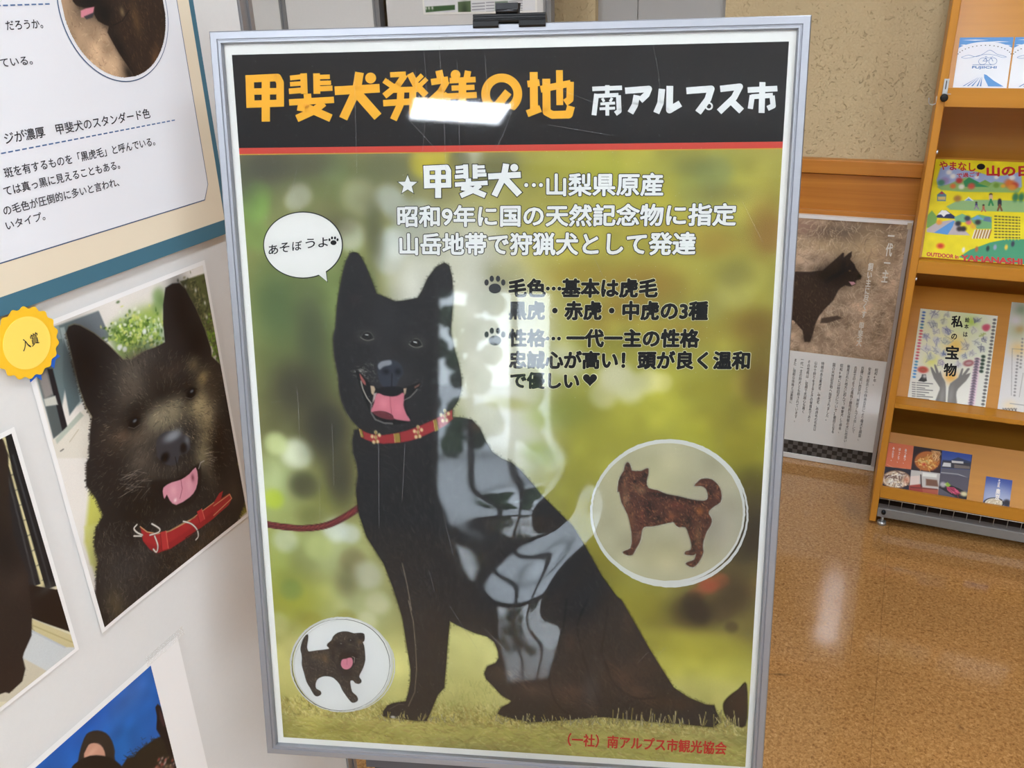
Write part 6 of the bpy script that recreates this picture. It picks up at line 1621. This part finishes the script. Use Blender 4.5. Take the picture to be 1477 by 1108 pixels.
Y([(720, 690), (800, 640), (920, 620), (960, 650), (1050, 740), (900, 735), (720, 715)], (196, 186, 190), .6); Y([(775, 720), (900, 640), (935, 625), (920, 670), (880, 735)], (96, 160, 226), .4); Y([(930, 600), (990, 575), (1050, 600), (1060, 640), (940, 640)], (130, 190, 140), .6); Y([(1050, 610), (1120, 582), (1215, 600), (1215, 690), (1100, 690)], (120, 180, 120), .6); Y([(1060, 620), (1105, 585), (1160, 620)], (110, 170, 210)); Y([(1160, 600), (1200, 600), (1215, 640), (1150, 630)], (100, 130, 160))
for x in range(1090, 1215, 22):
    K.line(zr2([(x, 700), (x - 20, 760)]), 2, (240, 232, 224), .95); K.line(zr2([(x + 10, 700), (x - 10, 760)]), 1.8, (150, 90, 60), .8)
for x, y, c in ((960, 650, (40, 40, 50)), (1000, 690, (40, 36, 40)), (1040, 640, (220, 110, 130)), (1075, 670, (236, 180, 60)), (1110, 640, (60, 50, 50)), (815, 640, (236, 160, 60)), (1030, 610, (50, 60, 80)), (970, 690, (50, 44, 44))):
    K.blob(zr2([(x, y)])[0], 4, 4, c, .95, 0, 4)
K.blob(zr2([(825, 820)])[0], 5.5, 4.5, (236, 110, 40), 1, 0, 5); K.blob(zr2([(825, 820)])[0], 3, 2.6, (206, 60, 40), .9, 0, 4)
Y([(965, 905), (1050, 850), (1200, 795), (1330, 768), (1470, 770), (1470, 970), (1100, 940)], (74, 156, 116), .6)
for x, y, c in ((1185, 840, (40, 60, 60)), (1240, 830, (150, 160, 190)), (1325, 830, (236, 200, 70)), (1375, 805, (60, 60, 80)), (1000, 850, (240, 240, 236)), (1100, 845, (190, 110, 60))):
    K.blob(zr2([(x, y)])[0], 2.2, 4.2, c, .95, 0, 4)
for i in range(8):
    K.line(zr2([(1240, 594 + i * 23), (1425, 604 + i * 22)]), 2.0, (70, 66, 40), .8)
    for x in range(1260, 1420, 26):
        K.line(zr2([(x, 586 + i * 23), (x + 2, 612 + i * 23)]), 1.5, (236, 220, 40), .8)
K.build('cover_print', s, d + .0002)
REDB = mat('booklet_red', (196, 36, 36), .5)


def zq(z, l, r, b):
    return z([l, r, b])


lettering('booklet_title', 'やまなし', pl, zq(zr2, (818, 176), (1090, 190), (818, 238)), REDB, s, d + .0006, bold=.03)
lettering('booklet_title', 'で過ごす', pl, zq(zr2, (950, 268), (1130, 258), (950, 300)), REDB, s, d + .0006, bold=.03)
lettering('booklet_title', '山の日', pl, zq(zr2, (1180, 212), (1500, 212), (1180, 288)), REDB, s, d + .0006, bold=.05)
e = pl.trace(zr2([(1133, 218)]))[0]
flat('booklet_badge', pl, [(e[0] + .0105 * math.cos(a), e[1] + .0090 * math.sin(a)) for a in np.linspace(0, 6.1, 24)], BLACK_INK, s, d + .0006)
lettering('booklet_text', 'OUTDOOR in', pl, zq(zr2, (722, 868), (962, 890), (720, 896)), REDB, s, d + .0006, bold=.05)
lettering('booklet_text', 'YAMANASHI', pl, zq(zr2, (985, 890), (1445, 920), (985, 930)), REDB, s, d + .0006, bold=.06)

# hand-lettered treasure flyer
pl = SLOPE[2]
q = pl.trace([(1327.9, 445), (1438.7, 456.3), (1420.7, 595), (1308, 579)])
u0, u1, v0 = float((q[0, 0] + q[3, 0]) / 2), float((q[1, 0] + q[2, 0]) / 2), float((q[0, 1] + q[1, 1]) / 2)
t, s, d = leaflet('flyer', 'white flyer with brush lettering and two grey hands, third tier', 'flyer', pl, u0, v0, u1, .3448, .0012, (236, 236, 228))
K = Canvas(pl, u0, v0, u1, .3448, .0011, (232, 232, 222))
for x, y, r, c in [(900, 420, 30, (232, 232, 176)), (800, 330, 22, (222, 226, 170)), (1050, 350, 20, (206, 222, 150)), (760, 480, 24, (232, 232, 196)), (1090, 560, 24, (226, 232, 206)), (940, 520, 12, (244, 200, 90)), (905, 760, 9, (244, 176, 60)), (1060, 340, 6, (176, 206, 80)), (760, 640, 10, (226, 226, 110))]:
    K.blob(zr3([(x, y)])[0], r, r, c, .8)
for x, y, r, c in [(780, 285, 8, (150, 150, 170)), (765, 355, 8, (140, 146, 160)), (850, 340, 6, (190, 196, 170)), (870, 410, 8, (130, 134, 180)), (790, 410, 6, (200, 200, 200)), (715, 455, 6, (160, 160, 190)), (795, 480, 7, (180, 186, 210)), (870, 490, 7, (176, 186, 176)), (1015, 520, 7, (180, 176, 170)), (1105, 325, 6, (120, 124, 140)), (1080, 400, 7, (206, 206, 200)), (1160, 470, 5, (120, 124, 150)), (1140, 545, 6, (120, 124, 140)), (720, 540, 7, (190, 190, 206)), (800, 560, 7, (190, 196, 200)), (750, 610, 7, (176, 186, 200)), (850, 585, 6, (120, 136, 180)), (1060, 580, 6, (206, 206, 206)), (830, 650, 6, (170, 160, 190)), (965, 665, 6, (206, 200, 210)), (1005, 600, 5, (160, 170, 190)), (880, 285, 6, (200, 204, 186)), (1100, 500, 6, (196, 204, 196)), (1140, 440, 5, (190, 210, 110))]:
    q0 = zr3([(x, y)])[0]
    K.blob(q0, r * .9, r * .7, tuple(.5 * k + 112 for k in c), .6, rng.uniform(-1, 1), 5)
    for k_ in range(5):
        K.line([q0 + rng.normal(0, r * .5, 2), q0 + rng.normal(0, r * .55, 2), q0 + rng.normal(0, r * .5, 2)], .8, tuple(.85 * k for k in c), .7)
K.blob(zr3([(1165, 382)])[0], 4, 4, (206, 90, 110), .95, 0, 4); K.blob(zr3([(1182, 378)])[0], 4, 4, (206, 90, 110), .95, 0, 4); K.blob(zr3([(1172, 395)])[0], 4, 3.4, (206, 90, 110), .95, 0, 4)
K.blob(zr3([(1040, 655)])[0], 7, 4.6, (150, 70, 76), .95, -.3, 5); K.blob(zr3([(1040, 655)])[0], 4.6, 2.6, (200, 170, 170), .8, -.3, 5)
K.blob(zr3([(692, 705)])[0], 7, 5, (200, 60, 50), .95, 0, 5); K.blob(zr3([(692, 705)])[0], 5, 2.4, (170, 110, 80), .8); K.poly(zr3([(655, 790), (680, 760), (685, 740), (715, 740), (722, 790), (700, 798)]), (60, 58, 58), .6); K.blob(zr3([(705, 755)])[0], 2.6, 2.6, (220, 216, 210), .9)
GH = (128, 126, 122)
K.poly(zr3([(780, 985), (810, 880), (820, 840), (775, 770), (750, 690), (765, 690), (790, 730), (778, 670), (792, 672), (815, 730), (825, 715), (840, 760), (862, 800), (866, 880), (855, 990)]), GH, .8, 1, 2); K.poly(zr3([(885, 995), (885, 880), (900, 810), (960, 765), (985, 700), (1000, 700), (990, 745), (1030, 695), (1048, 700), (1020, 740), (1055, 730), (1020, 790), (960, 850), (945, 900), (950, 1000)]), GH, .8, 1, 2)
K.blob(zr3([(840, 900)])[0], 3, 14, (160, 158, 154), .6); K.blob(zr3([(905, 900)])[0], 3, 14, (160, 158, 154), .6)
for i in range(9):
    K.line(zr3([(612, 802 + i * 17), (765 - (i % 3) * 30, 812 + i * 17)]), 1.3, (90, 90, 92), .75)
    if i < 9: K.line(zr3([(640, 795 + i * 17), (640, 812 + i * 17)]), 1.2, (232, 232, 222), .9)
K.fur(zr3([(570, 930), (1175, 1000), (1165, 1030), (570, 945)]), 260, -90, 6, [(60, 130, 84), (100, 160, 110), (40, 100, 70), (150, 190, 150)], .9, .8, .3)
KC = [(64, 110, 180), (70, 90, 160), (60, 120, 150), (210, 80, 90), (220, 90, 100), (206, 80, 120), (214, 90, 90), (200, 80, 100), (70, 150, 190), (60, 130, 200), (60, 140, 210)]
for i in range(22):
    a = i / 21; x = 700 + (625 - 700) * a; y = 268 + (760 - 268) * a
    K.blob(zr3([(x, y)])[0], 2.4, 1.6, KC[min(10, int(a * 11))], .9, 0, 4)
for i in range(26):
    a = i / 25; x = 1238 + (1145 - 1238) * a; y = 325 + (995 - 325) * a
    K.blob(zr3([(x, y)])[0], 2.2, 1.7, (46, 46, 46), .95, 0, 4); K.line(zr3([(x - 8, y), (x + 8, y + 2)]), .7, (220, 220, 214), .8)
for i in range(18):
    a = i / 17; x = 1105 + (1055 - 1105) * a; y = 625 + (980 - 625) * a
    K.blob(zr3([(x + 4, y)])[0], 4.4, 2.6, (236, 186, 216), .6, 0, 4); K.blob(zr3([(x, y)])[0], 3.0, 2.0, (70, 60, 74), .95, 0, 4); K.line(zr3([(x - 12, y), (x + 12, y + 2)]), .8, (226, 216, 224), .7)
for i in range(5):
    K.blob(zr3([(1152 - i * 4, 605 + i * 28)])[0], 2.8, 2.4, (40, 60, 46), .95, 0, 4)
K.build('flyer_print', s, d + .0002)
for ch, x, y, hw in (('私', 955, 338, 42), ('の', 932, 452, 20), ('宝', 918, 572, 48), ('物', 902, 705, 46)):
    lettering('flyer_title', ch, pl, zr3([(x - hw, y - hw - 2), (x + hw, y - hw + 2), (x - hw - 6, y + hw)]), BLACK_INK, s, d + .0006, bold=.035)
for ch, x, y in (('絵', 1030, 326), ('本', 1024, 376), ('は', 1016, 436)):
    lettering('flyer_text', ch, pl, zr3([(x - 16, y - 19), (x + 16, y - 17), (x - 17, y + 17)]), DARK_INK, s, d + .0006, bold=.03)

# pale flyer cut by the right edge
q = pl.trace([(1460, 436), (1437, 597)]); u0 = float(q[:, 0].mean()); v0 = float(q[0, 1])
t, s, d = leaflet('flyer', 'pale flyer with green blossom beside the hands flyer, third tier', 'flyer', pl, u0, v0, u0 + .21, .3448, .0012, (226, 224, 222))
K = Canvas(pl, u0, v0, u0 + .21, .3448, .0012, (224, 222, 220))
for x, y, r, c in [(1420, 240, 14, (170, 180, 156)), (1450, 300, 14, (186, 190, 160)), (1410, 400, 16, (176, 186, 140)), (1400, 230, 5, (200, 196, 190)), (1440, 250, 8, (130, 150, 120)), (1430, 395, 6, (190, 150, 90)), (1415, 545, 10, (236, 200, 120)), (1350, 980, 8, (236, 216, 176)), (1400, 330, 8, (216, 206, 216))]:
    K.blob(zr3([(x, y)])[0], r, r, c, .75)
K.line(zr3([(1372, 545), (1365, 900)]), .7, (150, 146, 140), .8); K.line(zr3([(1372, 545), (1462, 552)]), .7, (150, 146, 140), .8); K.line(zr3([(1455, 730), (1425, 912)]), .7, (150, 146, 140), .8); K.line(zr3([(1355, 962), (1462, 975)]), 1.2, (150, 150, 150), .8)
for i in range(13):
    K.blob(zr3([(1415 - i * 2.2, 600 + i * 25)])[0], 1.6, 1.6, (130, 128, 126), .8, 0, 4)
for i in range(9):
    K.blob(zr3([(1450 - i * 2, 470 + i * 27)])[0], 1.6, 1.6, (140, 138, 136), .8, 0, 4)
for x in (1310, 1330, 1352, 1375, 1398):
    K.line(zr3([(x - 8, 1000), (x + 4, 1026)]), 1.6, (110, 106, 104), .85); K.line(zr3([(x + 6, 1000), (x - 6, 1024)]), 1.2, (110, 106, 104), .8)
K.build('flyer_print', s, d + .0002)

# restaurant leaflet in six pictures
pl = SLOPE[3]
q = pl.trace([(1281, 639), (1401, 655), (1395.5, 722.5), (1273, 705)])
u0, u1, v0 = float((q[0, 0] + q[3, 0]) / 2), float((q[1, 0] + q[2, 0]) / 2), float((q[0, 1] + q[1, 1]) / 2)
v1 = .1772
t, s, d = leaflet('leaflet', 'restaurant leaflet of six pictures with one orange square, lowest tier', 'leaflet', pl, u0, v0, u1, v1, .0015, (54, 52, 66))
K = Canvas(pl, u0, v0, u1, v1, .0009, (48, 44, 56))
R_ = lambda p, c, soft=.5, a=1, sp=0: K.poly(zr4(p), c, soft, a, sp)
R_([(400, 200), (625, 222), (605, 410), (390, 385)], (226, 122, 84)); K.line(spline(zr4([(420, 370), (480, 398), (560, 400)]), 5, False), .8, (240, 170, 140), .8)
R_([(390, 385), (605, 410), (585, 575), (370, 550)], (40, 36, 50)); e_ = zr4([(488, 484)])[0]
for rr, c in ((21, (150, 116, 90)), (19, (222, 200, 176)), (16.5, (196, 170, 140))):
    K.poly(disc(e_[0], e_[1], rr, rr * .62, 30), c, .6)
K.fur(zr4([(420, 450), (520, 430), (570, 490), (520, 530), (430, 520)]), 130, 30, 6, [(236, 226, 206), (206, 190, 160), (120, 90, 80), (240, 236, 226)], 2.0, .8, 1.5); K.blob(zr4([(565, 490)])[0], 4, 5, (206, 130, 100), .8)
R_([(625, 225), (840, 255), (825, 440), (602, 412)], (50, 34, 36)); e_ = zr4([(725, 345)])[0]
for rr, c in ((20, (84, 46, 36)), (18, (190, 110, 50))):
    K.poly(disc(e_[0], e_[1], rr, rr * .78, 30), c, .6)
K.fur(zr4([(650, 330), (760, 290), (800, 350), (740, 390), (660, 380)]), 110, 0, 6, [(226, 180, 90), (236, 206, 130), (196, 120, 50)], 1.6, .8, 1.2); R_([(755, 262), (825, 270), (815, 340), (775, 350)], (206, 150, 90), .8); K.fur(zr4([(755, 262), (825, 270), (815, 340), (775, 350)]), 40, 70, 5, [(236, 200, 150), (150, 90, 50)], 1, .8); K.blob(zr4([(700, 370)])[0], 3, 2, (200, 60, 40), .9)
R_([(602, 412), (825, 438), (808, 610), (585, 578)], (196, 190, 184)); R_([(600, 460), (670, 455), (660, 540), (592, 545)], (226, 206, 196)); R_([(588, 530), (680, 520), (700, 580), (690, 595), (585, 578)], (160, 62, 52), 1); R_([(690, 545), (810, 560), (808, 610), (690, 595)], (176, 88, 66), 1); R_([(715, 480), (800, 490), (810, 540), (715, 530)], (120, 84, 66), 1); K.line(zr4([(676, 450), (680, 540)]), 1.6, (60, 46, 44), .9); R_([(690, 430), (800, 445), (795, 470), (690, 460)], (232, 230, 222), .8); K.line(zr4([(600, 545), (800, 560)]), 1.4, (90, 40, 36), .8)
R_([(840, 258), (1062, 292), (1052, 470), (825, 440)], (66, 88, 156)); R_([(840, 258), (1062, 290), (1060, 330), (842, 310)], (54, 80, 160), 2); R_([(842, 335), (900, 340), (960, 315), (1010, 335), (1058, 350), (1055, 380), (840, 360)], (52, 62, 92)); R_([(840, 345), (1056, 360), (1055, 410), (832, 395)], (60, 58, 66)); R_([(850, 355), (905, 360), (905, 390), (838, 385)], (214, 214, 214)); R_([(910, 340), (1000, 348), (1000, 365), (912, 358)], (210, 208, 206)); R_([(930, 370), (1050, 385), (1050, 405), (930, 398)], (120, 110, 104)); R_([(832, 398), (1055, 412), (1052, 470), (826, 445)], (96, 94, 106)); K.line(zr4([(832, 432), (960, 445), (1050, 478)]), 1.2, (190, 190, 190), .8)
R_([(825, 442), (1052, 470), (1045, 645), (808, 612)], (88, 84, 96), 1); R_([(812, 545), (850, 510), (960, 550), (1035, 590), (1025, 635), (960, 630)], (30, 27, 30)); R_([(850, 520), (880, 505), (905, 530), (880, 545)], (140, 176, 60)); R_([(870, 540), (930, 545), (980, 590), (940, 600), (880, 570)], (186, 62, 96)); K.fur(zr4([(870, 540), (930, 545), (980, 590), (940, 600), (880, 570)]), 40, 20, 4, [(214, 100, 130), (140, 36, 66)], 1.2, .8); K.blob(zr4([(845, 525)])[0], 4, 4, (216, 210, 214), .8, 0, 4); K.blob(zr4([(1005, 595)])[0], 5, 3.6, (226, 216, 170), .95, 0, 4)
K.build('leaflet_print', s, d + .0002)
LWT = mat('leaflet_text_white', (244, 236, 230), .5)
for body, p0, p1 in (('あつあつ、', (562, 252), (548, 365)), ('ほっこり、', (512, 246), (506, 358)), ('みんなで。', (468, 238), (458, 345))):
    vcol(body, zr4([p0])[0], zr4([p1])[0], .0058, LWT, .03, d + .0006, 'leaflet_text', pl, s)
# small soba leaflet
q = pl.trace([(1422, 687), (1459, 693), (1457, 732), (1418, 726)])
u0, u1, v0 = float((q[0, 0] + q[3, 0]) / 2), float((q[1, 0] + q[2, 0]) / 2), float((q[0, 1] + q[1, 1]) / 2)
t, s, d = leaflet('leaflet', 'small blue noodle shop leaflet standing alone on the lowest tier', 'leaflet', pl, u0, v0, u1, v1, .0015, (56, 76, 150))
K = Canvas(pl, u0, v0, u1, v1, .0007, (60, 80, 156))
K.blob(zr4([(1260, 620)])[0], 30, 14, (196, 200, 216), .95, .1, 3); K.blob(zr4([(1260, 570)])[0], 30, 12, (140, 152, 196), .7)
e_ = zr4([(1230, 660)])[0]
for rr, c in ((15, (44, 38, 38)), (13, (226, 220, 206)), (11, (206, 190, 160))):
    K.poly(disc(e_[0], e_[1] + 1, rr, rr * .55, 24), c, .5)
K.fur(zr4([(1180, 650), (1280, 650), (1290, 685), (1190, 680)]), 40, 20, 4, [(240, 232, 216), (190, 170, 140)], 1.0, .8, 1); K.blob(zr4([(1330, 665)])[0], 5, 5.4, (34, 32, 40), .95, 0, 5)
K.build('leaflet_print', s, d + .0002)
vcol('そば処', zr4([(1272, 486)])[0], zr4([(1268, 545)])[0], .006, LWT, .04, d + .0006, 'leaflet_text', pl, s); vcol('奥京', zr4([(1264, 556)])[0], zr4([(1258, 640)])[0], .0115, LWT, .05, d + .0006, 'leaflet_text', pl, s)
